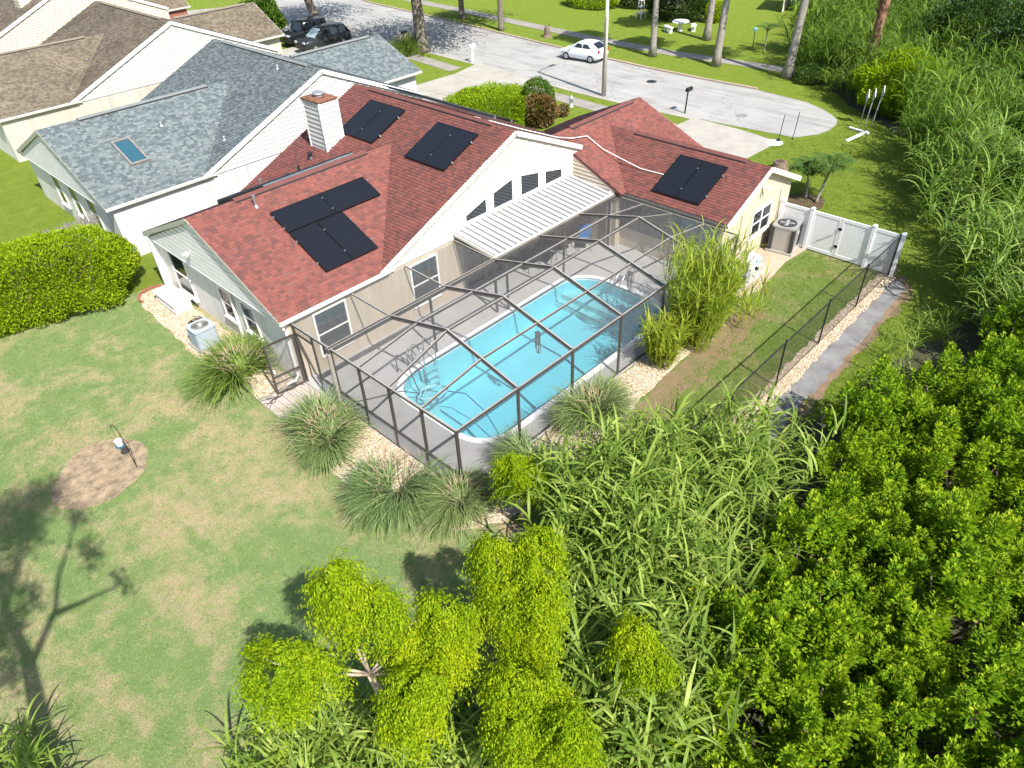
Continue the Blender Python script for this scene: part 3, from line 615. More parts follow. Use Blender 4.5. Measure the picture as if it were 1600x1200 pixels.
    xa, xb = vx(ez)+0.5, xr_end-0.05
    tri = [(xa-0.15, zt), (xb, zt), (xb, rzm-km*(xb-RX)-0.16), (RX, rzm-0.16), (xa, ez+0.03)]
    MB().extr([(a, gy0+0.01, z) for a, z in tri], (0, 0.12, 0)).build('gable_wall', wallm, h)
    siding(h, (0, gy0, 0), (1, 0, 0), (0, -1, 0), tri, gable_exp, sidm)
    board(h, (xe-0.05, Y0+0.012, ez-0.10), (RX, Y0+0.012, rzm-0.10), 0.05, 0.2, trimm, 'rake_board')
    board(h, (RX, Y0+0.012, rzm-0.10), (xr_end, Y0+0.012, zr-0.10), 0.05, 0.2, trimm, 'rake_board')
    for a, b in (((xe, Y0+0.09, ez-0.14), (RX, Y0+0.09, rzm-0.14)), ((RX, Y0+0.09, rzm-0.14), (xr_end, Y0+0.09, zr-0.14))): board(h, a, b, 0.13, 0.02, trimm, 'soffit')
    # far gable of the main block
    tri2 = [(xe+0.3, zt), (xr_end, zt), (xr_end, zr-0.14), (RX, rzm-0.14), (xe+0.3, ez)]
    MB().extr([(a, Ymain1-0.2, z) for a, z in tri2], (0, -0.12, 0)).build('gable_wall', wallm, h)
    # garage end gable
    gg = [((gey0 if not wing else ye)+0.3, gez-0.14), (gey1-0.3, gez-0.14), (gy, gz-0.15)]
    MB().extr([(gx1-0.3, a, z) for a, z in gg], (-0.1, 0, 0)).build('gable_wall', wallm, h)
    for ya in ((gey0 if not wing else ye), gey1): board(h, (gx1-0.02, ya, gez-0.085), (gx1-0.02, gy, gz-0.085), 0.05, 0.17, trimm, 'rake_board')
    # gutters
    gutter(h, (X0, Y0+0.01, ez-0.01), (xe+0.35, Y0+0.01, ez-0.01), 'gutter_white', (0, -1, 0))
    board(h, (X0+0.05, Y0+0.06, ez-0.13), (xe+0.6, Y0+0.06, ez-0.13), 0.13, 0.05, trimm, 'fascia')
    if not wing:
        gutter(h, (gx0+3, gey0+0.01, gez-0.01), (gx1, gey0+0.01, gez-0.01), 'gutter_white', (0, -1, 0))
        board(h, (gx0+3, gey0+0.08, gez-0.12), (gx1-0.05, gey0+0.08, gez-0.12), 0.16, 0.05, trimm, 'fascia')
    ridge_vent(h, (X0+1.9, yr, rz), (xm-1.4, yr, rz), edge, kl)
    ridge_vent(h, (RX, Y0+1.2, rzm), (RX, Ymain1-1.2, rzm), edge, km)
    ridge_vent(h, (gx0+1.2, gy, gz), (gx1-0.8, gy, gz), edge, kg)
    return h, dict(xe=xe, xm=xm, yr=yr, kl=kl, zr=zr, zt=zt, gy0=gy0, ye=(ye if wing else None), ym=(ym if wing else None), kg=kg)

# our house
H, hp = house('red_roofed_house', 'cream house with dark red shingle roof and black solar panels beside the screened pool', -0.42, 8.05, 18.35, 4.86, 2.70, 11.1, 5.82, 18.5,
              'shingle_red', 'roof_edge_red', 'stucco_beige', 'siding_ivory', 'trim_cream', 'siding_grey', 15.25,
              (14.75, 21.4, 9.4, 4.32, 5.45, 13.3, 2.62), (18.05, 0.5, 4.0, 3.05, 2.62), 'trim_green')
ridge_vent(H, (18.05, 1.6, 4.0), (18.05, 7.2, 4.0), 'roof_edge_red', 0.45)
# right wing walls, the gable end facing the side yard and the wall above the tin roof
MB().bx(15.2, 20.85, 0.78, 6.2, 0, 2.47).build('wall', 'stucco_cream', H)
MB().extr([(15.2, 0.78, 2.472), (20.9, 0.78, 2.472), (18.05, 0.78, 3.82)], (0, 0.1, 0)).build('gable_wall', 'stucco_cream', H)
for s in (-1, 1):
    board(H, (18.05+s*3.06, 0.52, 2.53), (18.05, 0.52, 3.91), 0.05, 0.2, 'trim', 'rake_board')
    board(H, (18.05+s*2.95, 0.66, 2.49), (18.05, 0.66, 3.85), 0.22, 0.02, 'trim', 'soffit')
window(H, (18.35, 0.775, 1.55), (1, 0, 0), (0, -1, 0), 1.5, 1.05, split='q', fw=0.09)
for x in (16.6, 19.9): MB().tube([(x, 0.745, 0.1), (x, 0.745, 2.4)], 0.02, 6).build('conduit', 'stucco_cream', H)
gutter(H, (15.0, 0.55, 2.60), (15.0, 6.1, 2.60), 'gutter_brown', (-1, 0, 0))
board(H, (15.1, 0.6, 2.5), (15.1, 6.1, 2.5), 0.12, 0.06, 'trim_cream', 'fascia')
MB().bx(14.80, 15.0, 6.0, 8.2, 0, 2.5).build('wall', 'stucco_beige', H)
MB().extr([(14.82, 5.9, 2.502), (14.82, 8.2, 2.502), (14.82, 8.2, 3.66), (14.82, 5.9, 2.68)], (0.1, 0, 0)).build('gable_wall', 'stucco_beige', H)
siding(H, (14.80, 0, 0), (0, 1, 0), (-1, 0, 0), [(5.85, 2.5), (8.15, 2.5), (8.15, 3.68), (5.85, 2.69)], 0.17, 'siding_cream')
# gable windows: four slanted lights in white surrounds
for x0, x1, z0, za, zb in ((8.18, 9.3, 3.03, 3.28, 3.62), (9.73, 10.83, 3.03, 3.68, 3.92), (11.36, 12.43, 3.03, 3.88, 3.68), (12.87, 13.93, 3.0, 3.58, 3.36)):
    f = 0.13; y = hp['gy0']-0.03; U = [(x0-f, z0-f), (x1+f, z0-f), (x1+f, zb+f), (x0-f, za+f)]; I = [(x0, z0), (x1, z0), (x1, zb), (x0, za)]
    mb = MB()
    for i in range(4):
        j = (i+1) % 4; mb.extr([(U[i][0], y, U[i][1]), (U[j][0], y, U[j][1]), (I[j][0], y, I[j][1]), (I[i][0], y, I[i][1])], (0, -0.045, 0))
    w = mb.build('gable_window', 'trim', H); MB().extr([(a, y-0.004, z) for a, z in I], (0, -0.012, 0)).build('pane', 'pane_dark', w)
# wall facing the pool: windows, glass doors, and the left end windows
window(H, (1.52, 8.175, 1.45), (1, 0, 0), (0, -1, 0), 1.25, 1.7, sill=False)
window(H, (5.85, 8.175, 1.42), (1, 0, 0), (0, -1, 0), 1.25, 1.75, sill=False)
for xa in (7.95, 9.05, 10.15, 11.25, 12.35):
    f = MB().bx(xa, xa+0.07, 8.10, 8.17, 0.05, 2.25).bx(xa+0.98, xa+1.05, 8.10, 8.17, 0.05, 2.25).bx(xa+0.07, xa+0.98, 8.10, 8.17, 2.15, 2.25).bx(xa+0.07, xa+0.98, 8.10, 8.17, 0.05, 0.15).build('glass_door', 'gutter_brown', H)
    MB().bx(xa+0.072, xa+0.978, 8.125, 8.15, 0.152, 2.148).build('pane', 'pane_dark', f)
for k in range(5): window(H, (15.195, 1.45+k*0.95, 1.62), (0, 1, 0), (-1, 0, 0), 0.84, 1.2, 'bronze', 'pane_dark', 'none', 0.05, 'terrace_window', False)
for y, w, hh, zc in ((16.35, 1.35, 1.75, 1.35), (12.55, 0.75, 1.2, 1.5), (10.9, 0.85, 1.2, 1.5)):
    window(H, (-0.137, y, zc), (0, 1, 0), (-1, 0, 0), w, hh)
MB().tube([(-0.2, 12.0, 0.1), (-0.2, 12.0, 2.45)], 0.055, 8).build('downspout', 'gutter_white', H)
MB().bx(-0.42, -0.1, 18.0, 18.14, 0, 2.5).build('end_post', 'trim', H)
MB().tube([(-0.28, 8.12, 2.52), (-0.3, 8.12, 2.35), (-0.17, 8.3, 2.2), (-0.17, 8.3, 0.25), (-0.3, 8.3, 0.12), (-0.65, 8.35, 0.1)], 0.045, 8).build('downspout', 'gutter_white', H)
MB().ball((15.1, 6.15, 2.62), 0.11, 10, 6, (1, 1, 0.8)).tube([(15.0, 6.15, 2.6), (14.75, 6.05, 2.6)], 0.05).build('gutter_elbow', 'trim_cream', H)
# flood lamps on the left gable and the small one on the right gable
for (x, y, z), n in (((-0.3, 14.1, 3.2), (-1, 0, 0)), ((18.0, 0.68, 3.15), (0, -1, 0))):
    N = Vector(n); S = N.cross(Vector((0, 0, 1))); c = Vector((x, y, z))
    f = MB().lathe([(0.06, -0.015), (0.06, 0.015)], c, 12).tube([c, c+N*0.1], 0.02, 6).build('flood_lamp', 'white_plastic', H)
    for s in (-1, 1): MB().tube([c+N*0.08, c+N*0.12+S*(s*0.06), c+N*0.24+S*(s*0.12)-Vector((0, 0, 0.06))], [0.02, 0.045, 0.065], 8).build('lamp_head', 'white_plastic', f)
# tin roof over the terrace: panels with upstanding ribs
for i in range(24):
    x = 7.5+i*0.302; p = [(x, 8.12, 2.80), (x+0.298, 8.12, 2.80), (x+0.298, 5.92, 2.56), (x, 5.92, 2.56)]
    t = MB().extr(p, (0, 0, 0.012)).build('tin_panel', 'tin', H)
    MB().loft([[(x+a, y, z+b) for a, b in ((0.0, 0.014), (0.01, 0.06), (0.04, 0.06), (0.05, 0.014))] for y, z in ((8.12, 2.80), (5.92, 2.56))]).build('rib', 'tin_rib', t)
board(H, (7.5, 5.93, 2.52), (14.75, 5.93, 2.52), 0.05, 0.09, 'trim_cream', 'terrace_fascia')
board(H, (7.48, 5.95, 2.53), (7.48, 8.12, 2.77), 0.05, 0.11, 'trim_cream', 'terrace_fascia')
for i, x in enumerate((7.55, 14.7)): MB().bx(x-0.04, x+0.04, 5.97, 6.05, 0.03, 2.5).build('terrace_post', 'bronze', H)
# chimney: boarded shaft with a rusty cap
ch = MB().bx(7.45, 8.35, 16.0, 17.2, 3.6, 6.3).build('chimney', 'siding_white', H)
for o, u, n, a in (((7.45, 0, 0), (0, 1, 0), (-1, 0, 0), (16.0, 17.2)), ((0, 16.0, 0), (1, 0, 0), (0, -1, 0), (7.45, 8.35))):
    siding(ch, o, u, n, [(a[0], 4.0), (a[1], 4.0), (a[1], 6.26), (a[0], 6.26)], 0.2, 'siding_white')
for x, y in ((7.43, 15.98), (8.35, 15.98), (7.43, 17.2)): MB().box((x, y, 5.1), (0.08, 0.08, 2.35)).build('corner_board', 'trim', ch)
MB().box((7.9, 16.6, 6.32), (1.06, 1.36, 0.05)).box((7.9, 16.6, 6.36), (1.0, 1.3, 0.06), 0, 0.75).build('cap', 'rust', ch)
MB().lathe([(0.2, 0), (0.2, 0.1), (0.26, 0.12), (0.24, 0.17), (0.12, 0.2)], (7.9, 16.6, 6.38), 16).build('flue', 'steel_grey', ch)
# roof pipes and the long conduit crossing the roofs
def on_left(x, y): return hp['kl']*0+4.86-hp['kl']*abs(13.2-y)
def on_main(x): return 5.82-0.43*abs(11.1-x)
for x, y, r, hh, m in ((6.9, 16.6, 0.09, 0.18, 'black_plastic'), (5.5, 16.4, 0.09, 0.18, 'black_plastic'), (2.0, 12.6, 0.05, 0.4, 'galvanized'), (4.6, 17.2, 0.05, 0.4, 'galvanized'), (4.9, 14.2, 0.05, 0.35, 'black_plastic')):
    z = max(on_left(x, y), on_main(x))
    MB().lathe([(r*2.2, -0.06), (r*1.3, 0.05), (r, 0.07), (r, hh), (r*1.25, hh), (r*1.1, hh+0.05)], (x, y, z), 12).build('vent_pipe', m, H)
pts = [(11.6, 10.9, on_main(11.6)+0.05), (12.6, 9.3, on_main(12.6)+0.05), (14.3, 8.7, on_main(14.3)+0.06), (15.4, 8.75, 4.14), (16.2, 8.55, 4.06), (16.2, 7.6, 3.66), (16.25, 5.6, 3.26), (16.3, 4.2, 3.27)]
MB().tube(pts, 0.02, 8).build('conduit', 'white_plastic', H)
# the long dark skylight rail on the far slope of the left wing
MB().bar((1.2, 13.85, 4.70), (7.2, 13.85, 4.70), 0.16, 0.16).build('rail_box', 'black_metal', H)
MB().bar((3.0, 13.70, 4.76), (7.2, 13.70, 4.76), 0.10, 0.05).build('rail_box', 'galvanized', H)

# ------------------------------------------------------------------ neighbours
G, gp = house('grey_roofed_house', 'white house with blue grey shingle roof and a skylight behind the red roof', -0.45, 22.1, 33.6, 4.86, 2.62, 11.7, 5.8, 33.2,
              'shingle_grey', 'roof_edge_grey', 'stucco_white', 'siding_white', 'trim', 'siding_grey', 18.1, (14.0, 22.0, 31.0, 4.4, 26.9, 35.1, 2.72), None, 'trim_green')
for y, w, hh in ((29.5, 0.9, 1.5), (27.3, 0.9, 1.5), (25.0, 0.9, 1.5)): window(G, (-0.167, y, 1.45), (0, 1, 0), (-1, 0, 0), w, hh)
sk = MB()
def gsl(x, y, d): z = 2.62+gp['kl']*(y-22.1); n = Vector((0, -gp['kl'], 1)).normalized(); return Vector((x, y, z))+n*d
for a, b, c, d in ((1.85, 2.75, 24.0, 24.1), (1.85, 2.75, 25.65, 25.75), (1.85, 1.95, 24.1, 25.65), (2.65, 2.75, 24.1, 25.65)):
    sk.extr([gsl(a, c, 0), gsl(b, c, 0), gsl(b, d, 0), gsl(a, d, 0)], Vector((0, -gp['kl'], 1)).normalized()*0.12)
s_ = sk.build('skylight', 'gutter_brown', G)
MB().extr([gsl(1.952, 24.102, 0.06), gsl(2.648, 24.102, 0.06), gsl(2.648, 25.648, 0.06), gsl(1.952, 25.648, 0.06)], (0, 0, 0.02)).build('pane', 'pane_blue', s_)
for x, y in ((6.3, 23.4), (11.0, 25.2), (13.5, 29.0), (4.5, 26.0)):
    z = 5.8-0.43*abs(11.7-x) if x > 5 else 2.62+gp['kl']*(y-22.1)
    MB().lathe([(0.13, -0.05), (0.07, 0.05), (0.05, 0.14), (0.08, 0.15), (0.03, 0.2)], (x, y, z), 10).build('vent_pipe', 'galvanized', G)
BR, bp = house('brown_roofed_house', 'pale house with weathered brown shingle roof behind the grey roof', 0.4, 40.15, 51.5, 4.86, 2.6, 12.35, 5.85, 52.3,
               'shingle_brown', 'roof_edge_brown', 'stucco_pale', 'siding_white', 'trim', 'siding_grey', 19.6, (14.5, 22.4, 47.5, 4.62, 43.8, 51.2, 2.75), None, 'trim')
for x, y in ((7.6, 43.6), (5.4, 41.4)): MB().lathe([(0.16, -0.05), (0.1, 0.06), (0.08, 0.18), (0.13, 0.2), (0.05, 0.26)], (x, y, 5.85-0.43*(12.35-x)), 10).build('vent_pipe', 'galvanized', BR)
FB, fp = house('farthest_house', 'cream boarded house with brown roof and boarded chimney, farthest of the row', 1.0, 58.2, 69.5, 4.86, 2.6, 12.9, 6.6, 70.2,
               'shingle_brown', 'roof_edge_brown', 'stucco_pale', 'siding_cream', 'trim', 'siding_grey', 20.0, (15.0, 23.5, 65.5, 4.62, 61.6, 69.4, 2.75), None, 'trim')
c4 = MB().bx(9.3, 10.4, 60.0, 61.3, 4.4, 8.2).build('chimney', 'siding_cream', FB)
siding(c4, (9.3, 0, 0), (0, 1, 0), (-1, 0, 0), [(60.0, 4.6), (61.3, 4.6), (61.3, 8.1), (60.0, 8.1)], 0.22, 'siding_cream')
siding(c4, (0, 60.0, 0), (1, 0, 0), (0, -1, 0), [(9.3, 4.6), (10.4, 4.6), (10.4, 8.1), (9.3, 8.1)], 0.22, 'siding_cream')
MB().bx(20.4, 23.15, 61.78, 61.88, 0, 2.5).build('brick_face', 'brick_red', FB)
# white shed across the street
t = thing('garden_shed', 'small open fronted white shed across the street by the tall grass', 'shed', (63, 20, 0))
for a, b in (((61.6, 21.6, 0), (65.4, 22.6, 0)), ((62.9, 18.6, 0), (66.6, 19.6, 0)), ((65.4, 22.6, 0), (66.6, 19.6, 0))):
    MB().extr([a, b, (b[0], b[1], 2.6), (a[0], a[1], 2.4)], Vector((0.1, 0.03, 0))).build('wall', 'siding_white', t)
MB().extr([(61.2, 22.2, 2.45), (62.6, 18.1, 2.45), (66.9, 19.3, 2.75), (65.5, 23.2, 2.75)], (0, 0, 0.1)).build('roof', 'roof_edge_brown', t)
MB().box((63.9, 20.7, 0.45), (1.2, 0.8, 0.9), 0.3).build('bench', 'black_metal', t)
t = thing('corner_house', 'pale house corner showing behind the bushes across the street', 'house', (62, 36, 0))
MB().bx(58, 68, 31, 47, 0, 2.6).build('wall', 'stucco_pale', t); MB().bx(57.6, 68.4, 30.6, 47.4, 2.61, 2.8).build('roof', 'roof_edge_brown', t)
# ------------------------------------------------------------------ swimming pool
pool = thing('swimming_pool', 'long turquoise swimming pool with rounded ends inside the screen enclosure', 'pool', (7, 3.2, 0))
inn = rounded(*POOL); out = rounded(*POOL, grow=0.22); n = len(inn)
def pfloor(x): return -0.95-0.75*max(0, min(1, (9.0-x)/6.0))
mb = MB(); mb.add([(x, y, 0.035) for x, y in inn]+[(x, y, pfloor(x)) for x, y in inn], [(i, n+i, n+(i+1) % n, (i+1) % n) for i in range(n)])
loops = [[Vector((x, y, 0)) for x, y in inn]]; gx = sorted(set([1.72+i*0.5 for i in range(22)]))
# floor in strips so that it can slope
strips = []
for a, b in zip(gx[:-1], gx[1:]):
    c = clip(clip(inn, 0, a, True), 0, b, False)
    if len(c) >= 3: strips.append(c)
for c in strips: mb.add([(x, y, pfloor(x)) for x, y in c], [tuple(range(len(c)))])
mb.build('shell', 'pool_shell', pool)
mb = MB()
mb.add([(x, y, 0.055) for x, y in out]+[(x, y, 0.055) for x, y in inn]+[(x, y, 0.0) for x, y in out]+[(x, y, -0.02) for x, y in inn],
       [(i, (i+1) % n, n+(i+1) % n, n+i) for i in range(n)]+[(i, 2*n+i, 2*n+(i+1) % n, (i+1) % n) for i in range(n)]+[(n+i, n+(i+1) % n, 3*n+(i+1) % n, 3*n+i) for i in range(n)])
mb.build('coping', 'pool_rim', pool)
for d, z in ((1.35, -0.28), (0.95, -0.55), (0.55, -0.75)):      # entry steps in the right end
    c = clip(rounded(*POOL, grow=-0.01), 0, 12.15-d-0.3, True); MB().extr([(x, y, -1.0) for x, y in c], (0, 0, 1.0+z-0.0) if d == 0.55 else (0, 0, 1.0+(-0.75 if d == 1.35 else -0.5))).build('step', 'pool_rim', pool)
c = clip(clip(rounded(*POOL, grow=-0.012), 0, 3.0, False), 1, 4.55, True); MB().extr([(x, y, -1.7) for x, y in c], (0, 0, 1.25)).build('step', 'pool_rim', pool)
mb = MB(); mb.add([(x, y, -0.07) for x, y in rounded(*POOL, grow=0.004)], [tuple(range(n))]); mb.build('water', 'water', pool)
# ladder, hand rail, hose and floats
t = thing('pool_ladder', 'chrome pool ladder with white treads at the far left edge of the pool', 'ladder', (3.5, 5.6, 0.03))
for y0, x in ((5.5, 3.2), (5.5, 3.75)):
    MB().tube([(x, y0+0.55, 0.03), (x, y0+0.55, 0.7), (x, y0+0.45, 0.86), (x, y0+0.2, 0.92), (x, y0-0.02, 0.82), (x, y0-0.12, 0.6), (x, y0-0.12, -1.0)], 0.024, 8).build('rail', 'chrome', t, True)
for z in (-0.15, -0.45, -0.75): MB().box((3.475, 5.38, z), (0.52, 0.1, 0.05)).build('tread', 'white_plastic', t)
t = thing('pool_hand_rail', 'pair of dark arched hand rails on the deck beside the pool ladder', 'rail', (2.7, 5.5, 0.03))
for x in (2.45, 2.95): MB().tube([(x, 6.0, 0.03), (x, 6.0, 0.6), (x, 5.9, 0.82), (x, 5.65, 0.88), (x, 5.3, 0.6), (x, 5.0, -0.05), (x, 4.85, -0.3)], 0.022, 8).build('rail', 'chrome' if x > 2.6 else 'bronze', t, True)
t = thing('step_hand_rail', 'bent chrome hand rail over the entry steps at the right end of the pool', 'rail', (12.4, 3.4, 0.03))
MB().tube([(12.75, 3.5, 0.03), (12.75, 3.5, 0.75), (12.55, 3.5, 0.88), (11.9, 3.5, 0.55), (11.3, 3.5, -0.35)], 0.022, 8).build('rail', 'chrome', t, True)
MB().tube([(12.75, 3.2, 0.03), (12.75, 3.2, 0.75), (12.55, 3.2, 0.88), (11.9, 3.2, 0.55), (11.3, 3.2, -0.35)], 0.022, 8).build('rail', 'chrome', t, True)
t = thing('pool_hose', 'coiled pale blue vacuum hose floating in the left corner of the pool', 'hose', (2.6, 4.2, -0.05))
pts = []
for k in range(90):
    a = k*0.21; r = 0.42+0.1*math.sin(k*0.37); pts.append((2.55+r*math.cos(a)+0.05*math.sin(k*0.9), 4.2+r*0.85*math.sin(a), -0.05+0.0009*k))
MB().tube(pts, 0.02, 6).build('coil', 'sky_plastic', t, True)
MB().tube([(2.9, 4.0, -0.05), (3.3, 3.4, -0.1), (3.4, 2.6, -0.5), (3.3, 1.9, -1.0), (3.1, 1.6, -1.5)], 0.02, 6).build('tail', 'blue_plastic', t, True)
MB().tube([(2.2, 4.5, 0.0), (1.8, 5.0, 0.08), (0.9, 5.5, 0.05), (0.2, 5.9, 0.05)], 0.018, 6).build('deck_run', 'black_plastic', t, True)
MB().lathe([(0.14, 0), (0.16, 0.05), (0.08, 0.12)], (3.1, 1.6, pfloor(3.1)), 12).build('vacuum_head', 'teal_plastic', t)

# ------------------------------------------------------------------ screen enclosure
EN = thing('pool_enclosure', 'bronze framed screen enclosure with a raised roof over the whole pool', 'enclosure', (0, 0, 0.03))
FX = [2.44, 4.93, 7.42, 9.91, 12.39]; LE = 14.85; WB = 5.87; ZW = 2.44; ZR = 3.18
def zz(y): return ZW+(ZR-ZW)*(1-abs(y-WB/2)/(WB/2))
YS = [0, WB*0.25, WB*0.5, WB*0.75, WB]
def bar(p, q, w, h, name, mat='bronze', parent=EN, cap=True):
    b = MB().bar(p, q, w, h).build(name, mat, parent)
    if cap and abs(p[2]-q[2]) < 2.0 and w <= 0.06: MB().bar((p[0], p[1], p[2]+h/2+0.004), (q[0], q[1], q[2]+h/2+0.004), w*0.9, 0.006).build('sunlit_top', 'bronze_lit', b)  # pale strip paints sunlight onto the bar's upper side
    return b
for x in FX:                                            # roof frames
    for a, b in zip(YS[:-1], YS[1:]): bar((x, a, zz(a)), (x, b, zz(b)), 0.06, 0.15, 'roof_beam')
allx = [0]+FX+[LE]
for y in YS[1:-1]:                                      # purlins
    for i in range(len(allx)-1):
        z0 = ZW if i == 0 else zz(y); z1 = ZW if i == len(allx)-2 else zz(y)
        bar((allx[i], y, z0), (allx[i+1], y, z1), 0.06, 0.06, 'purlin')
for i in range(len(allx)-1): bar((allx[i], 0, ZW), (allx[i+1], 0, ZW), 0.06, 0.075, 'eave_rail')
for a, b in zip(YS[:-1], YS[1:]): bar((0, a, ZW), (0, b, ZW), 0.06, 0.075, 'eave_rail'); bar((LE, a, ZW), (LE, b, ZW), 0.05, 0.05, 'eave_rail')
bar((0, WB, ZW), (0, 8.12, ZW), 0.06, 0.075, 'eave_rail')
g = MB().bar((-0.12, WB, ZW-0.02), (LE, WB, ZW-0.02), 0.15, 0.14).build('gutter_beam', 'bronze', EN)
for s in (-1, 1): MB().bar((-0.12, WB+s*0.067, ZW+0.06), (LE, WB+s*0.067, ZW+0.06), 0.012, 0.03).build('lip', 'bronze_lit', g)
for x in FX[:2]: bar((x, WB, ZW+0.02), (x, 8.08, ZW+0.06), 0.05, 0.05, 'purlin')
bar((7.42, WB, ZW+0.02), (7.42, 8.08, ZW+0.10), 0.05, 0.05, 'purlin')
for x in [0]+FX+[LE]: bar((x, 0, 0.03), (x, 0, ZW-0.03), 0.06, 0.09, 'post')
for y in YS[1:-1]: bar((0, y, 0.03), (0, y, ZW-0.03), 0.09, 0.06, 'post')
for y in (6.95, 8.02): bar((0, y, 0.03), (0, y, ZW-0.03), 0.07, 0.05, 'post')
bar((0.0, WB, 0.03), (0.0, WB, ZW-0.1), 0.08, 0.06, 'post')
MB().bar((-0.1, WB-0.02, 0.1), (-0.1, WB-0.02, ZW-0.09), 0.09, 0.11).build('downspout', 'bronze_lit', EN)
for x in (4.2, 8.05, 11.45): bar((x, WB, 0.03), (x, WB, ZW-0.1), 0.07, 0.07, 'post')
bar((LE, 0, 0.03), (LE, 0, ZW), 0.05, 0.05, 'post')
bar((LE, WB*0.5, 0.03), (LE, WB*0.5, ZW-0.03), 0.04, 0.06, 'post', cap=False)
ZC = 0.74
bar((0, 0.03, ZC), (0, 6.92, ZC), 0.05, 0.05, 'chair_rail', cap=False); bar((0, 0.03, 0.06), (0, 6.92, 0.06), 0.05, 0.05, 'base_rail', cap=False)
bar((0.03, 0, 0.06), (LE, 0, 0.06), 0.05, 0.05, 'base_rail', cap=False)
bar((LE, 0.03, ZC), (LE, 0.7, ZC), 0.05, 0.05, 'chair_rail', cap=False)
ys2 = YS+[6.95]
for a, b in zip(ys2[:-1], ys2[1:]): MB().bx(-0.012, 0.0, a+0.03, b-0.03, 0.09, ZC-0.03).build('kick_panel', 'kick_grey' if a > 5 else 'kick_grey', EN)
def pane(*pts): MB().add(pts, [tuple(range(len(pts)))]).build('screen_panel', 'screen', EN)
for i in range(len(allx)-1):
    for a, b in zip(YS[:-1], YS[1:]):
        x0, x1 = allx[i], allx[i+1]
        z00, z01 = (ZW, ZW) if i == 0 else (zz(a), zz(b)); z10, z11 = (ZW, ZW) if i == len(allx)-2 else (zz(a), zz(b))
        pane((x0, a, z00), (x1, a, z10), (x1, b, z11), (x0, b, z01))
    pane((allx[i], 0.0, 0.09), (allx[i+1], 0.0, 0.09), (allx[i+1], 0.0, ZW), (allx[i], 0.0, ZW))
for a, b in zip(ys2[:-1], ys2[1:]): pane((0.001, a, ZC), (0.001, b, ZC), (0.001, b, ZW), (0.001, a, ZW))
for x0, x1 in ((0, 2.44), (2.44, 4.93), (4.93, 7.42)): pane((x0, WB, ZW+0.02), (x1, WB, ZW+0.02), (x1, 8.08, ZW+0.06), (x0, 8.08, ZW+0.06))
bar((0, 6.95, 2.12), (0, 8.02, 2.12), 0.05, 0.05, 'door_head', cap=False)
pane((0.001, 6.95, 2.14), (0.001, 8.02, 2.14), (0.001, 8.02, ZW), (0.001, 6.95, ZW))
# open screen door, swung out over the lawn
D = MB()
for p, q in (((-0.08, 8.05, 0.05), (-0.08, 8.05, 2.08)), ((-1.12, 8.16, 0.05), (-1.12, 8.16, 2.08)), ((-0.08, 8.05, 2.06), (-1.12, 8.16, 2.06)), ((-0.08, 8.05, 0.07), (-1.12, 8.16, 0.07)), ((-0.08, 8.05, 0.75), (-1.12, 8.16, 0.75))): D.bar(p, q, 0.04, 0.07)
d = D.build('screen_door', 'bronze', EN)
MB().add([(-0.1, 8.05, 0.8), (-1.1, 8.16, 0.8), (-1.1, 8.16, 2.04), (-0.1, 8.05, 2.04)], [(0, 1, 2, 3)]).build('mesh', 'screen', d)
MB().add([(-0.1, 8.05, 0.1), (-1.1, 8.16, 0.1), (-1.1, 8.16, 0.72), (-0.1, 8.05, 0.72)], [(0, 1, 2, 3)]).build('mesh', 'screen', d)
MB().box((-1.04, 8.12, 1.0), (0.04, 0.06, 0.14)).build('handle', 'white_plastic', d)
# loose cables by the door
t = thing('garden_cable', 'dark cables lying loose over the pavers below the open screen door', 'cable', (-0.8, 8.1, 0.05))
for k in range(4):
    a = random.random(); MB().tube([(-0.2, 8.2-k*0.08, 0.06), (-0.6, 8.0+0.3*a, 0.07), (-1.1, 8.2-0.2*a, 0.06), (-1.45, 7.9+0.3*a-k*0.06, 0.06), (-1.75, 8.3-0.2*k, 0.05)], 0.014, 5).build('cable', 'black_plastic', t, True)
# wind chimes on the roof beams
for x, lab in ((4.93, 'dark tubular wind chime hanging over the middle of the pool'), (9.91, 'dark tubular wind chime hanging near the right end of the pool')):
    y = 1.46; t = thing('wind_chime', lab, 'wind chime', (x, y, 2.0)); zt = zz(y)-0.06
    MB().tube([(x, y, zt), (x, y, zt-0.28)], 0.006, 5).build('cord', 'black_plastic', t)
    MB().lathe([(0.09, 0), (0.1, 0.02), (0.02, 0.05)], (x, y, zt-0.32), 14).build('top_disc', 'bronze', t)
    for k in range(6):
        a = k*math.pi/3; L = 0.42+0.07*k; MB().tube([(x+0.075*math.cos(a), y+0.075*math.sin(a), zt-0.36), (x+0.075*math.cos(a), y+0.075*math.sin(a), zt-0.36-L)], 0.014, 6).build('tube', 'bronze', t)
    MB().tube([(x, y, zt-0.32), (x, y, zt-1.0)], 0.005, 5).lathe([(0.005, 0), (0.04, 0.03), (0.03, 0.09), (0.005, 0.12)], (x, y, zt-1.12), 8).build('sail', 'bronze', t)
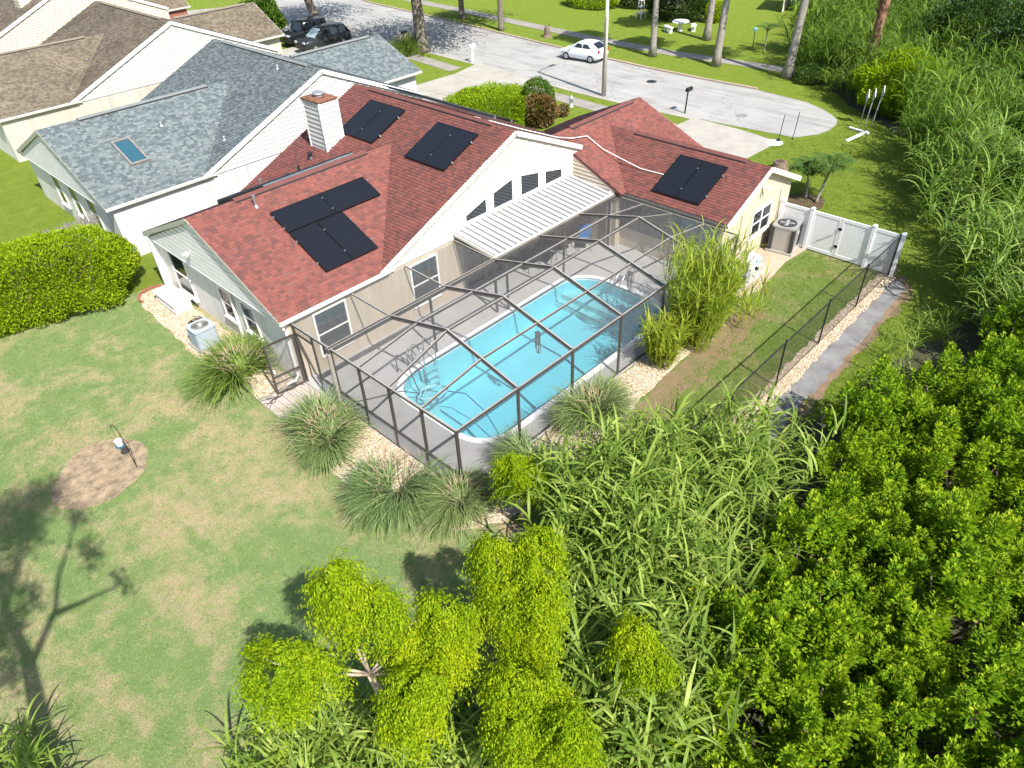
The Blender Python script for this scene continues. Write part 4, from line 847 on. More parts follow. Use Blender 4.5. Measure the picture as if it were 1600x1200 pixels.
# chairs on the terrace
def chair(name, label, loc, rz, mat, fr):
    t = thing(name, label, 'chair', loc, None, rz); o = Vector(loc)
    def b(p0, p1, r=0.014): return [o+Vector(p0), o+Vector(p1)], r
    MB().extr([o+Vector(p) for p in ((-0.25, -0.25, 0.40), (0.25, -0.25, 0.40), (0.25, 0.22, 0.37), (-0.25, 0.22, 0.37))], (0, 0, 0.025)).build('seat', mat, t)
    MB().extr([o+Vector(p) for p in ((-0.25, 0.22, 0.42), (0.25, 0.22, 0.42), (0.24, 0.42, 0.95), (-0.24, 0.42, 0.95))], (0, 0.025, 0.01)).build('backrest', mat, t)
    for s in (-1, 1):
        for p, q in (((s*0.27, -0.27, 0.0), (s*0.27, -0.22, 0.6)), ((s*0.27, 0.3, 0.0), (s*0.27, 0.24, 0.4)), ((s*0.27, -0.22, 0.6), (s*0.27, 0.28, 0.6))):
            MB().tube([o+Vector(p), o+Vector(q)], 0.016, 6).build('leg' if p[2] == 0 else 'armrest', fr, t)
chair('patio_chair', 'blue sling chair in the far right corner of the terrace', (13.9, 6.7, 0.03), -0.9, 'blue_plastic', 'bronze')
chair('patio_chair', 'dark sling chair under the tin roof edge facing the pool', (11.9, 7.1, 0.03), 0.3, 'black_plastic', 'bronze')
chair('patio_chair', 'dark sling chair standing by the terrace glass doors', (10.9, 7.3, 0.03), -0.2, 'black_plastic', 'bronze')
t = thing('patio_table', 'low round dark table beside the blue chair on the terrace', 'table', (13.2, 7.3, 0.03))
MB().lathe([(0.38, 0.44), (0.4, 0.455), (0.38, 0.47)], (13.2, 7.3, 0.03), 20).build('table_top', 'bronze', t)
for k in range(3):
    a = k*2.1; MB().tube([(13.2+0.12*math.cos(a), 7.3+0.12*math.sin(a), 0.46), (13.2+0.3*math.cos(a), 7.3+0.3*math.sin(a), 0.03)], 0.015, 6).build('leg', 'bronze', t)

# ------------------------------------------------------------------ solar panels
def panel(label, o, u, v, w, h, group):
    """o: lower corner on the roof plane, u along the eave, v up the slope"""
    u, v = Vector(u).normalized(), Vector(v).normalized(); n = u.cross(v)
    if n.z < 0: n = -n
    c = Vector(o)+u*(w/2)+v*(h/2)+n*0.09
    t = thing('solar_panel', label, 'solar panel', tuple(c), group)
    M = Matrix((u, v, n)).transposed() if u.cross(v).dot(n) > 0 else Matrix((-u, v, n)).transposed()
    t.rotation_euler = M.to_euler(); ORG[t.name] = (0, 0, 0)
    f = MB()
    for a, b, cc, d in ((-w/2, w/2, -h/2, -h/2+0.03), (-w/2, w/2, h/2-0.03, h/2), (-w/2, -w/2+0.03, -h/2+0.03, h/2-0.03), (w/2-0.03, w/2, -h/2+0.03, h/2-0.03)): f.bx(a, b, cc, d, 0, 0.045)
    f.build('frame', 'solar_frame', t)
    MB().bx(-w/2+0.03, w/2-0.03, -h/2+0.03, h/2-0.03, 0.02, 0.04).build('cells', 'solar', t)
    for s in (-0.28, 0.28): MB().bx(-w/2-0.06, w/2+0.06, s*h-0.02, s*h+0.02, -0.06, -0.002).build('rail', 'galvanized', t)
    for s in (-0.28, 0.28):
        for e in (-1, 1): MB().bx(e*(w/2+0.02)-0.02, e*(w/2+0.02)+0.02, s*h-0.025, s*h+0.025, -0.002, 0.055).build('clamp', 'galvanized', t)
kl = hp['kl']; vl = Vector((0, 1, kl)).normalized(); vm = Vector((1, 0, 0.43)).normalized()
zl = lambda y: 4.86-kl*(13.2-y)
W1, H1 = 2.08, 1.15; GL = 'L shaped block of panels on the left wing'
panel('landscape black solar panel, upper left of the L shaped block', (2.16, 10.98, zl(10.98)), (1, 0, 0), vl, W1, H1, GL)
panel('landscape black solar panel, upper right of the L shaped block', (4.26, 10.98, zl(10.98)), (1, 0, 0), vl, W1, H1, GL)
panel('upright black solar panel, lower left of the L shaped block', (2.16, 8.95, zl(8.95)), (1, 0, 0), vl, 1.14, 2.16, GL)
panel('upright black solar panel, lower right of the L shaped block', (3.32, 8.95, zl(8.95)), (1, 0, 0), vl, 1.14, 2.16, GL)
GM = 'panel pairs on the main roof slope'
for y, lab in ((15.22, 'far'), (14.0, 'near')): panel(f'upright black solar panel, {lab} one of the pair beside the chimney', (8.48, y, on_main(8.48)), (0, 1, 0), vm, 1.19, 2.14, GM)
for y, lab in ((10.58, 'far'), (9.37, 'near')): panel(f'upright black solar panel, {lab} one of the pair above the white gable', (8.4, y, on_main(8.4)), (0, 1, 0), vm, 1.19, 2.14, GM)
vr = Vector((1, 0, 0.4525)).normalized(); zr_ = lambda x: 4.0-0.4525*(18.05-x)
panel('upright black solar panel, far one of the pair on the right wing', (15.42, 3.25, zr_(15.42)), (0, 1, 0), vr, 1.14, 2.2, 'panel pair on the right wing')
panel('upright black solar panel, near one of the pair on the right wing', (15.42, 2.09, zr_(15.42)), (0, 1, 0), vr, 1.14, 2.2, 'panel pair on the right wing')
# street side panels: their upper edge shows over the ridge
vx2 = Vector((-1, 0, 0.43)).normalized()
for k, lab in enumerate(('nearest the hedge', 'second from the hedge', 'second from the grey house', 'nearest the grey house')):
    panel(f'black solar panel edge showing above the main ridge, {lab}', (13.4, 10.2+k*1.75, on_main(13.4)+0.16), (0, 1, 0), vx2, 1.7, 1.9, 'panels on the street side of the ridge')

# ------------------------------------------------------------------ side yard and left wall objects
t = thing('air_conditioner', 'tall silver air conditioner with black corners beside the white vinyl fence', 'air conditioner', (19.4, -0.02, 0))
c = (19.4, -0.02); a0 = 0.15; ca, sa = math.cos(a0), math.sin(a0); W = lambda x, y: (c[0]+x*ca-y*sa, c[1]+x*sa+y*ca)
MB().box((*c, 0.06), (1.15, 1.15, 0.1), a0).build('slab', 'concrete', t)
hx = [(-0.40, -0.48), (0.40, -0.48), (0.48, -0.40), (0.48, 0.40), (0.40, 0.48), (-0.40, 0.48), (-0.48, 0.40), (-0.48, -0.40)]
b_ = MB().extr([(*W(x, y), 0.11) for x, y in hx], (0, 0, 1.05)).build('body', 'ac_silver', t)
for x, y in ((-0.4, -0.475), (0.4, -0.475), (-0.4, 0.475), (0.4, 0.475)): MB().box((*W(x*1.12, y*0.94), 0.64), (0.17, 0.17, 0.98), a0).build('corner_grille', 'ac_dark', b_)
MB().extr([(*W(x*1.06, y*1.06), 1.161) for x, y in hx], (0, 0, 0.07)).build('lid', 'ac_silver', t)
MB().lathe([(0.40, 0), (0.40, 0.03), (0.36, 0.03), (0.34, 0.0)], (*c, 1.232), 24).build('fan_ring', 'ac_dark', t)
MB().lathe([(0.34, 0), (0.34, 0.004)], (*c, 1.234), 24).build('fan_well', 'black_plastic', t)
for k in range(12):
    a = k*math.pi/6; MB().bar((c[0]+0.06*math.cos(a), c[1]+0.06*math.sin(a), 1.262), (c[0]+0.36*math.cos(a), c[1]+0.36*math.sin(a), 1.262), 0.01, 0.01).build('grille_bar', 'steel_grey', t)
for k in range(4):
    a = k*math.pi/2+0.3; MB().bar((c[0], c[1], 1.245), (c[0]+0.3*math.cos(a), c[1]+0.3*math.sin(a), 1.245), 0.14, 0.012).build('fan_blade', 'ac_silver', t)
MB().lathe([(0.08, 0), (0.07, 0.03)], (*c, 1.25), 12).build('hub', 'ac_silver', t)
MB().box((*W(0.25, -0.49), 0.8), (0.1, 0.01, 0.16), a0).build('rating_plate', 'trim', t)
t = thing('air_conditioner', 'low blue grey air conditioner with louvred sides on the gravel by the left wall', 'air conditioner', (-1.25, 13.05, 0)); c = (-1.25, 13.05)
MB().box((*c, 0.05), (1.0, 1.0, 0.08)).build('slab', 'concrete_old', t)
rr = rounded(c[0]-0.4, c[0]+0.4, c[1]-0.4, c[1]+0.4, 0.1, 0.1, 4)
b_ = MB().extr([(x, y, 0.09) for x, y in rr], (0, 0, 0.70)).build('body', 'ac_grey', t)
for k in range(8):
    r3 = rounded(c[0]-0.412, c[0]+0.412, c[1]-0.412, c[1]+0.412, 0.1, 0.1, 4); MB().extr([(x, y, 0.13+k*0.08) for x, y in r3], (0, 0, 0.045)).build('louvre', 'ac_grey', b_)
MB().extr([(x, y, 0.80) for x, y in rounded(c[0]-0.43, c[0]+0.43, c[1]-0.43, c[1]+0.43, 0.12, 0.12, 4)], (0, 0, 0.06)).build('lid', 'ac_grey', t)
MB().lathe([(0.33, 0), (0.33, 0.006)], (*c, 0.861), 24).build('fan_well', 'ac_silver', t)
for k in range(5):
    a = k*1.2566; MB().bar((c[0], c[1], 0.872), (c[0]+0.3*math.cos(a), c[1]+0.3*math.sin(a), 0.872), 0.11, 0.01).build('fan_blade', 'steel_grey', t)
for r in (0.12, 0.2, 0.28, 0.34): MB().lathe([(r, 0), (r, 0.008), (r-0.012, 0.008), (r-0.012, 0)], (*c, 0.88), 24).build('guard_ring', 'white_plastic', t)
MB().lathe([(0.07, 0), (0.06, 0.02)], (*c, 0.89), 12).build('hub', 'white_plastic', t)
t = thing('storage_box', 'white plastic storage box with a hinged lid on the gravel by the left wall', 'box', (-0.72, 16.75, 0))
b_ = MB().box((-0.72, 16.75, 0.25), (0.7, 1.75, 0.42), 0, 1.03).build('body', 'white_plastic', t, bevel=0.02)
MB().box((-0.72, 16.75, 0.49), (0.82, 1.9, 0.09)).box((-0.72, 16.75, 0.545), (0.8, 1.86, 0.03), 0, 0.92).build('lid', 'white_plastic', t, bevel=0.02)
for z in (0.16, 0.30): MB().box((-1.085, 16.75, z), (0.02, 1.74, 0.03)).box((-0.72, 15.86, z), (0.7, 0.02, 0.03)).build('moulding', 'white_plastic', b_)
t = thing('garden_hose', 'black garden hose heaped between the white box and the air conditioner', 'hose', (-0.85, 14.6, 0.03))
pts = []
for k in range(60):
    a = k*0.45; pts.append((-0.85+0.3*math.cos(a)*(0.7+0.3*math.sin(k*1.7)), 14.6+0.34*math.sin(a)*(0.7+0.3*math.cos(k*1.3)), 0.05+0.0035*k+0.02*math.sin(k*2.1)))
MB().tube(pts, 0.018, 6).build('coil', 'black_plastic', t, True)
# pool equipment on the pad
t = thing('pool_pump', 'grey and white pool pump and filter with plumbing on the side pad', 'pump', (16.3, -0.1, 0))
MB().box((16.1, -0.1, 0.05), (1.9, 0.85, 0.08)).build('slab', 'concrete', t)
MB().lathe([(0.2, 0), (0.24, 0.1), (0.24, 0.55), (0.2, 0.68), (0.08, 0.76)], (16.75, 0.15, 0.09), 18).build('filter_tank', 'white_plastic', t, True)
MB().lathe([(0.16, 0), (0.17, 0.25), (0.12, 0.3)], (15.55, -0.15, 0.09), 14).build('strainer', 'black_plastic', t)
MB().tube([(15.7, -0.15, 0.25), (16.25, -0.15, 0.25)], 0.13, 12).build('motor', 'steel_grey', t)
for pts in ([(15.4, -0.15, 0.35), (15.4, 0.35, 0.35), (15.4, 0.35, 0.9), (16.0, 0.35, 0.9), (16.0, 0.35, 0.1)], [(15.6, -0.15, 0.4), (15.6, -0.15, 0.95), (16.5, -0.1, 0.95), (16.75, 0.0, 0.6)], [(16.75, -0.1, 0.3), (17.1, -0.3, 0.3), (17.1, -0.3, 0.05)], [(15.9, 0.3, 0.6), (15.2, 0.3, 0.6), (15.2, 0.3, 0.05)], [(16.3, -0.4, 0.1), (16.3, -0.4, 0.75), (15.7, -0.45, 0.75), (15.7, -0.45, 0.1)]):
    MB().tube(pts, 0.033, 8).build('pipe', 'white_plastic', t)
for x, y, z in ((15.6, -0.15, 0.75), (16.0, 0.35, 0.6), (16.3, -0.4, 0.5)): MB().lathe([(0.07, -0.06), (0.07, 0.06)], (x, y, z), 10).bar((x-0.1, y, z+0.08), (x+0.1, y, z+0.08), 0.03, 0.03).build('valve', 'black_plastic', t)
t = thing('chemical_bucket', 'pale blue plastic bucket beside the pool pump', 'bucket', (17.3, 0.1, 0))
MB().lathe([(0.15, 0.014), (0.18, 0.4), (0.19, 0.4), (0.19, 0.36)], (17.3, 0.1, 0), 18).build('body', 'sky_plastic', t); MB().lathe([(0.195, 0.40), (0.195, 0.43), (0.1, 0.44)], (17.3, 0.1, 0), 18).build('lid', 'white_plastic', t)
MB().tube([(17.12, 0.1, 0.38), (17.15, -0.1, 0.3), (17.3, -0.17, 0.28), (17.45, -0.1, 0.3), (17.48, 0.1, 0.38)], 0.006, 5).build('handle', 'steel_grey', t)
# white vinyl fence with its gate
VX = 20.0
t = thing('vinyl_fence', 'white vinyl panel fence with a double gate closing the side yard', 'fence', (VX, -2, 0))
posts = [0.62, -0.75, -3.35, -4.5]
for y in posts: p_ = MB().box((VX, y, 0.94), (0.13, 0.13, 1.88)).build('post', 'vinyl_white', t); MB().box((VX, y, 1.90), (0.16, 0.16, 0.04)).box((VX, y, 1.945), (0.15, 0.15, 0.05), 0, 0.3).build('cap', 'vinyl_white', p_)
for a, b, gate in ((0.62, -0.75, 0), (-0.75, -2.03, 1), (-2.07, -3.35, 1), (-3.35, -4.5, 0)):
    ya, yb = a-0.07, b+0.07
    if gate: ya, yb = (a-0.075, b-0.012) if a > -1 else (a+0.012, b+0.075)
    f = MB().bx(VX-0.025, VX+0.025, yb, ya, 1.70, 1.83)
    if gate: f.bx(VX-0.025, VX+0.025, yb, ya, 0.06, 0.2)
    else: MB().bx(VX-0.025, VX+0.025, yb, ya, 0.06, 0.2).build('rail', 'vinyl_white', t)
    if gate: f.bx(VX-0.025, VX+0.025, yb, yb+0.09, 0.2, 1.7).bx(VX-0.025, VX+0.025, ya-0.09, ya, 0.2, 1.7)
    f = f.build('gate' if gate else 'rail', 'vinyl_white', t); n_ = 8; y0 = yb+(0.09 if gate else 0); y1 = ya-(0.09 if gate else 0)
    for k in range(n_): MB().bx(VX-0.012, VX+0.012, y0+(y1-y0)*k/n_+0.0015, y0+(y1-y0)*(k+1)/n_-0.0015, 0.2, 1.7).build('plank', 'vinyl_white', f)
    if gate:
        for z in (0.55, 1.35): MB().bx(VX-0.045, VX-0.026, -2.12 if a > -1 else -2.10, -2.0 if a > -1 else -1.98, z-0.05, z+0.05).build('latch', 'black_metal', f)
MB().tube([(VX-0.06, -2.0, 1.2), (VX-0.04, -1.2, 0.55)], 0.012, 6).build('brace', 'sign_grey', t)
# chain link fence: posts, top rail and woven wire
FY = -4.39; px = [0.7, 3.92, 7.14, 10.39, 13.61, 16.8, 19.95]
t = thing('chain_link_fence', 'black chain link fence running from the white fence into the cane', 'fence', (10, FY, 0))
for x in px: p_ = MB().tube([(x, FY, 0), (x, FY, 1.86)], 0.03, 8).build('post', 'black_metal', t); MB().ball((x, FY, 1.88), 0.035, 8, 4).build('cap', 'black_metal', p_)
MB().tube([(px[0], FY, 1.80), (px[-1], FY, 1.80)], 0.024, 8).build('top_rail', 'black_metal', t)
MB().tube([(px[0], FY, 0.06), (px[-1], FY, 0.06)], 0.006, 5).build('bottom_wire', 'black_metal', t)
for a, b in zip(px[:-1], px[1:]):
    w = MB(); hgt = 1.72; x = a-hgt
    while x < b:
        for s in (0, 1):
            xa, xb = x, x+hgt; za, zb = (0.06, 1.78) if s == 0 else (1.78, 0.06)
            if xa < a: za = za+(zb-za)*(a-xa)/(xb-xa); xa2 = a
            else: xa2 = xa
            z0_, z1_ = (0.06, 1.78) if s == 0 else (1.78, 0.06)
            if xb > b: zb = z0_+(z1_-z0_)*(b-xa)/(xb-xa) if xa >= a else za+(z1_-za)*(b-xa2)/(xb-xa2); xb2 = b
            else: xb2 = xb
            w.bar((xa2, FY, za), (xb2, FY, zb), 0.003, 0.003)
        x += 0.075
    tag(w.build('wire_mesh', 'black_metal', t), kind='stuff')
# weathered picket fence behind the hedge
t = thing('picket_fence', 'weathered grey picket fence showing behind the big hedge', 'fence', (-4, 24.5, 0))
for k in range(44):
    x = -8.5+k*0.19; y = 24.0+0.10*(x+8.5)+0.0; hgt = 1.6+random.uniform(-0.08, 0.1)
    MB().extr([(x-0.07, y, 0), (x+0.07, y, 0), (x+0.07, y, hgt-0.08), (x+0.03, y, hgt), (x-0.03, y, hgt), (x-0.07, y, hgt-0.08)], (0, 0.02, 0)).build('picket', 'wood_grey', t)
for z in (0.4, 1.2): MB().bar((-8.6, 24.02, z), (-0.2, 24.86, z), 0.04, 0.09).build('rail', 'wood_grey', t)
# hook stand with feeder on the bare patch
t = thing('feeder_stand', 'black iron hook stand with a hanging feeder on the bare lawn patch', 'feeder', (-6.02, 8.45, 0))
MB().tube([(-6.02, 8.45, 0), (-6.02, 8.45, 1.45), (-6.03, 8.5, 1.6), (-6.05, 8.65, 1.68), (-6.08, 8.82, 1.6), (-6.09, 8.85, 1.5)], 0.013, 6).build('pole', 'black_metal', t, True)
MB().tube([(-6.09, 8.85, 1.5), (-6.09, 8.85, 1.05)], 0.006, 5).build('hanger', 'black_metal', t)
f = MB().lathe([(0.03, 0), (0.09, 0.02), (0.09, 0.2), (0.12, 0.21), (0.02, 0.3)], (-6.09, 8.85, 0.75), 12).build('feeder', 'white_plastic', t)
MB().lathe([(0.14, 0), (0.15, 0.02)], (-6.09, 8.85, 0.73), 12).build('tray', 'teal_plastic', f)
t = thing('watering_can', 'small dark teal watering can among the grasses by the gravel edge', 'watering can', (-0.8, -0.35, 0))
MB().lathe([(0.12, 0.02), (0.14, 0.05), (0.12, 0.26), (0.07, 0.28)], (-0.8, -0.35, 0), 14).build('body', 'teal_plastic', t, True)
MB().tube([(-0.69, -0.4, 0.08), (-0.55, -0.48, 0.26), (-0.48, -0.52, 0.3)], [0.025, 0.018, 0.03], 8).build('spout', 'teal_plastic', t)
MB().tube([(-0.9, -0.3, 0.1), (-1.02, -0.25, 0.2), (-0.95, -0.28, 0.34), (-0.8, -0.35, 0.32)], 0.013, 6).build('handle', 'teal_plastic', t, True)
# ------------------------------------------------------------------ vehicles
def car(name, label, loc, rz, L, W, Hh, mat, kind='hatch', group=None, shade=None):
    """front at -x in its own space"""
    t = thing(name, label, 'car', loc, group, rz); ORG[t.name] = (0, 0, 0); hw = W/2
    def ring(x, zl, zh, w): return [(x, s*a*w, z) for s, a, z in ((-1, 0.86, zl), (-1, 1.0, zl+0.14), (-1, 1.0, zh-0.16), (-1, 0.9, zh), (1, 0.9, zh), (1, 1.0, zh-0.16), (1, 1.0, zl+0.14), (1, 0.86, zl))]
    if kind == 'hatch':
        st = [(0, .32, .58, .62), (.08, .24, .68, .74), (.35, .2, .78, .93), (.9, .19, .88, .99), (1.3, .19, .95, 1), (2.9, .19, .99, 1), (3.6, .22, 1.02, .98), (3.92, .28, 1.0, .93), (4.05, .36, .86, .86), (4.1, .42, .72, .8)]
        cb = [(1.05, .92), (1.85, Hh-.06), (2.5, Hh), (3.25, Hh-.04), (3.95, 1.04)]; win = ((1.55, 2.35), (2.45, 3.2)); belt = .97
    elif kind == 'suv':
        st = [(0, .45, .85, .72), (.07, .38, 1.0, .86), (.3, .34, 1.08, .96), (1.2, .32, 1.14, 1), (3.9, .32, 1.16, 1), (4.6, .36, 1.16, .98), (4.75, .42, 1.05, .93), (4.8, .5, .9, .88)]
        cb = [(1.15, 1.1), (1.95, Hh-.05), (3.2, Hh), (4.3, Hh-.03), (4.72, 1.15)]; win = ((1.75, 2.6), (2.7, 3.5), (3.6, 4.3)); belt = 1.13
    else:
        st = [(0, .5, .95, .74), (.05, .45, 1.08, .8), (.3, .42, 1.12, .84), (1.3, .42, 1.16, .92), (1.5, .42, 1.18, 1), (3.9, .42, 1.2, 1), (4.1, .45, 1.2, .98), (4.15, .5, 1.1, .96)]
        cb = [(1.38, 1.14), (1.62, Hh-.04), (2.6, Hh), (3.9, Hh-.02), (4.1, 1.18)]; win = ((1.8, 2.55), (2.68, 3.3), (3.4, 3.95)); belt = 1.16
    s = L/st[-1][0]; sh = lambda p: p
    body = MB().loft([[(x-L/2, y, z) for x, y, z in ring(a*s, zl, zh, w*hw)] for a, zl, zh, w in st]).build('body', mat, t, True, bevel=0.0)
    tp = 0.74 if kind != 'jeep' else 0.86
    cab = MB().loft([[(a*s-L/2, -hw*.88, belt-.06), (a*s-L/2, -hw*(.88 if z < belt+.1 else tp), z-0.03), (a*s-L/2, -hw*(.82 if z < belt+.1 else tp-.07), z), (a*s-L/2, hw*(.82 if z < belt+.1 else tp-.07), z), (a*s-L/2, hw*(.88 if z < belt+.1 else tp), z-0.03), (a*s-L/2, hw*.88, belt-.06)] for a, z in cb]).build('cabin', mat, t, True)
    ztop = Hh-.13; f = lambda z: hw*(.88-(.88-tp)*(z-belt)/(Hh-belt))+0.012
    for sg in (-1, 1):
        for i, (a, b) in enumerate(win):
            a2 = a+(0.30 if i == 0 and kind != 'jeep' else 0.03); b2 = b-(0.28 if i == len(win)-1 and kind == 'hatch' else 0.05)
            q = [(a*s-L/2, sg*f(belt+.04), belt+.04), (b*s-L/2, sg*f(belt+.04), belt+.04), (b2*s-L/2, sg*f(ztop), ztop), (a2*s-L/2, sg*f(ztop), ztop)]
            MB().extr(q, (0, sg*0.006, 0)).build('side_window', 'car_glass', cab)
        MB().box((cb[0][0]*s-L/2+0.25, sg*(hw+0.06), belt+0.05), (0.1, 0.16, 0.12)).build('mirror', mat, t)
        MB().box((0.06-L/2, sg*hw*0.62, st[1][2]-0.06), (0.1, hw*0.34, 0.13)).build('headlight', 'headlamp', body)
        MB().box((L/2-0.07, sg*hw*0.78, st[-2][2]+0.02), (0.1, hw*0.2, 0.22)).build('tail_light', 'tail_lamp', body)
        for xw in (0.19, 0.80):
            r = 0.30 if kind == 'hatch' else 0.37; c = (xw*L-L/2, sg*(hw-0.10), r)
            wl_ = MB(); tmp = MB().lathe([(r*0.62, -0.1), (r*0.95, -0.11), (r, -0.06), (r, 0.06), (r*0.95, 0.11), (r*0.62, 0.1)], (0, 0, 0), 22)
            wl_.add([(c[0]+x, c[1]+z, c[2]+y) for x, y, z in tmp.v], tmp.f); w_ = wl_.build('wheel', 'tyre', t, True)
            tm = MB().lathe([(r*0.60, 0), (r*0.60, 0.012), (r*0.2, 0.02)], (0, 0, 0), 16); rm = MB()
            rm.add([(c[0]+x, c[1]+sg*(0.10+z), c[2]+y) for x, y, z in tm.v], tm.f); rm.build('rim', 'galvanized', w_)
    def glass_q(i0, i1, nm, m):
        (a, za), (b, zb) = cb[i0], cb[i1]; wa = 0.78 if za < belt+.1 else tp-.1; wb = 0.78 if zb < belt+.1 else tp-.1
        d = Vector((b-a, 0, zb-za)).normalized(); n_ = Vector((-d.z, 0, d.x)); n_ = n_ if n_.z > 0 else -n_
        p = [Vector((a*s-L/2, -hw*wa, za)), Vector((a*s-L/2, hw*wa, za)), Vector((b*s-L/2, hw*wb, zb)), Vector((b*s-L/2, -hw*wb, zb))]
        cen = sum(p, Vector())/4; MB().extr([cen+(q-cen)*0.9+n_*0.008 for q in p], n_*0.008).build(nm, m, cab)
    glass_q(0, 1, 'windscreen', shade or 'car_glass'); glass_q(4, 3, 'rear_window', 'car_glass')
    MB().box((-L/2+0.02, 0, 0.5), (0.06, hw*1.2, 0.16)).build('bumper', 'black_plastic' if kind != 'hatch' else mat, body)
    MB().box((-L/2+0.03, 0, st[1][2]-0.16), (0.05, hw*0.8, 0.12)).build('grille', 'black_plastic', body)
    if kind != 'hatch':
        for sg in (-1, 1): MB().tube([(-0.35, sg*hw*0.6, Hh+0.05), (L*0.38, sg*hw*0.6, Hh+0.04)], 0.02, 6).build('roof_rail', 'black_plastic', cab)
    return t
car('parked_car', 'small white hatchback parked at the far kerb of the street', (38.45, 26.65, 0.012), -math.pi/2+0.09, 3.75, 1.62, 1.44, 'car_white')
car('parked_car', 'dark grey sport utility car with a silver sunshade in the far driveway', (28.2, 47.6, 0.024), 0.02, 4.85, 1.92, 1.78, 'car_grey', 'suv', shade='sunshade')
car('parked_car', 'black boxy off road car beside the dark grey car in the far driveway', (28.4, 50.9, 0.024), 0.05, 4.4, 1.88, 1.85, 'car_black', 'jeep')

# ------------------------------------------------------------------ street furniture
t = thing('street_lamp', 'tall pale concrete street lamp pole on the verge behind the garage roof', 'street lamp', (32.0, 19.65, 0))
MB().tube([(32, 19.65, 0), (32, 19.65, 9.2)], [0.17, 0.09], 14).build('pole', 'lamp_concrete', t, True)
MB().tube([(32, 19.65, 9.0), (32.5, 19.65, 9.35), (33.6, 19.65, 9.5)], 0.04, 8).build('arm', 'galvanized', t)
MB().box((33.9, 19.65, 9.5), (0.7, 0.28, 0.14)).build('lamp_head', 'sign_grey', t)
MB().tube([(31.84, 19.55, 0), (31.82, 19.55, 5)], 0.03, 6).build('conduit', 'gutter_brown', t)
def mailbox(label, x, y, m, hgt, w, tilt=0.0, rz=0.0):
    t = thing('mailbox', label, 'mailbox', (x, y, 0))
    MB().bar((x, y, 0), (x+tilt, y, hgt-0.1), w, w, (1, 0, 0)).build('post', m, t)
    o = (x+tilt+0.1, y, hgt); prof = [(-0.1, -0.1), (0.1, -0.1), (0.1, 0.05), (0.06, 0.12), (-0.06, 0.12), (-0.1, 0.05)]
    b = MB().loft([[(o[0]+e, o[1]+a, o[2]+c) for a, c in prof] for e in (-0.28, 0.28)]).build('box', m, t)
    MB().box((o[0]+0.29, o[1], o[2]), (0.015, 0.18, 0.18)).build('door', m, b); MB().box((o[0], o[1]+0.11, o[2]+0.05), (0.1, 0.012, 0.05)).build('flag', 'tail_lamp', b)
mailbox('white mailbox on a thick white post beside the neighbouring driveway', 32.6, 33.4, 'white_plastic', 1.25, 0.18)
mailbox('black mailbox on a thin black post beside our driveway', 32.15, 13.2, 'black_metal', 1.45, 0.07, 0.12)
mailbox('dark mailbox standing by the big tree trunk at the kerb', 32.4, 41.6, 'black_metal', 1.25, 0.08)
mailbox('dark mailbox beside the tree near the parked dark cars', 32.2, 54.6, 'black_metal', 1.25, 0.08)
t = thing('fire_hydrant', 'pale green fire hydrant on the front lawn beside the pavement', 'hydrant', (28.8, 19.9, 0))
MB().lathe([(0.17, 0), (0.17, 0.05), (0.11, 0.06), (0.11, 0.5), (0.15, 0.52), (0.13, 0.62), (0.05, 0.72), (0.03, 0.78)], (28.8, 19.9, 0), 16).build('body', 'sign_grey', t, True)
for dx, dy in ((0.17, 0), (-0.17, 0), (0, -0.19)): MB().tube([(28.8, 19.9, 0.42), (28.8+dx, 19.9+dy, 0.42)], 0.06, 10).build('nozzle', 'steel_grey', t)
for (x, y, tl), lab in zip(((36.65, 3.75, .05), (36.55, 3.42, .18), (36.7, 3.1, .35)), ('leftmost of three grey diamond road end markers', 'middle one of three grey diamond road end markers', 'rightmost and tallest of three grey diamond road end markers')):
    t = thing('road_marker', lab, 'sign', (x, y, 0), 'markers at the end of the street'); zt = 1.5+tl
    MB().tube([(x, y, 0), (x+tl*0.25, y-tl*0.35, zt+0.3)], 0.03, 6).build('post', 'sign_grey', t)
    c = Vector((x+tl*0.25, y-tl*0.35, zt+0.1)); a = Vector((0.83, 0.55, 0))*0.30; Z = Vector((0, 0, 0.42))
    MB().extr([c-a, c-Z, c+a, c+Z], Vector((-0.55, 0.83, 0))*0.02).build('plate', 'sign_grey', t)
    MB().extr([c-a*.6-Vector((-.55, .83, 0))*0.004, c-Z*.6-Vector((-.55, .83, 0))*0.004, c+a*.6-Vector((-.55, .83, 0))*0.004, c+Z*.6-Vector((-.55, .83, 0))*0.004], Vector((0.55, -0.83, 0))*0.004).build('face', 'steel_grey', t)
for (a, b), lab in ((((35.6, 3.96), (35.3, 2.7)), 'shorter white plank lying on the grass by the road markers'), (((35.5, 2.9), (33.4, 3.2)), 'longer white plank lying on the grass by the road markers')):
    t = thing('white_plank', lab, 'plank', (*a, 0), 'white planks left on the grass'); MB().bar((*a, 0.07), (*b, 0.06), 0.16, 0.1).build('board', 'white_plastic', t, bevel=0.01); d_ = (Vector(b)-Vector(a)).normalized()*0.03
    MB().bar((a[0]-d_.x, a[1]-d_.y, 0.07), (*a, 0.07), 0.17, 0.11).build('end_cap', 'sign_grey', t)
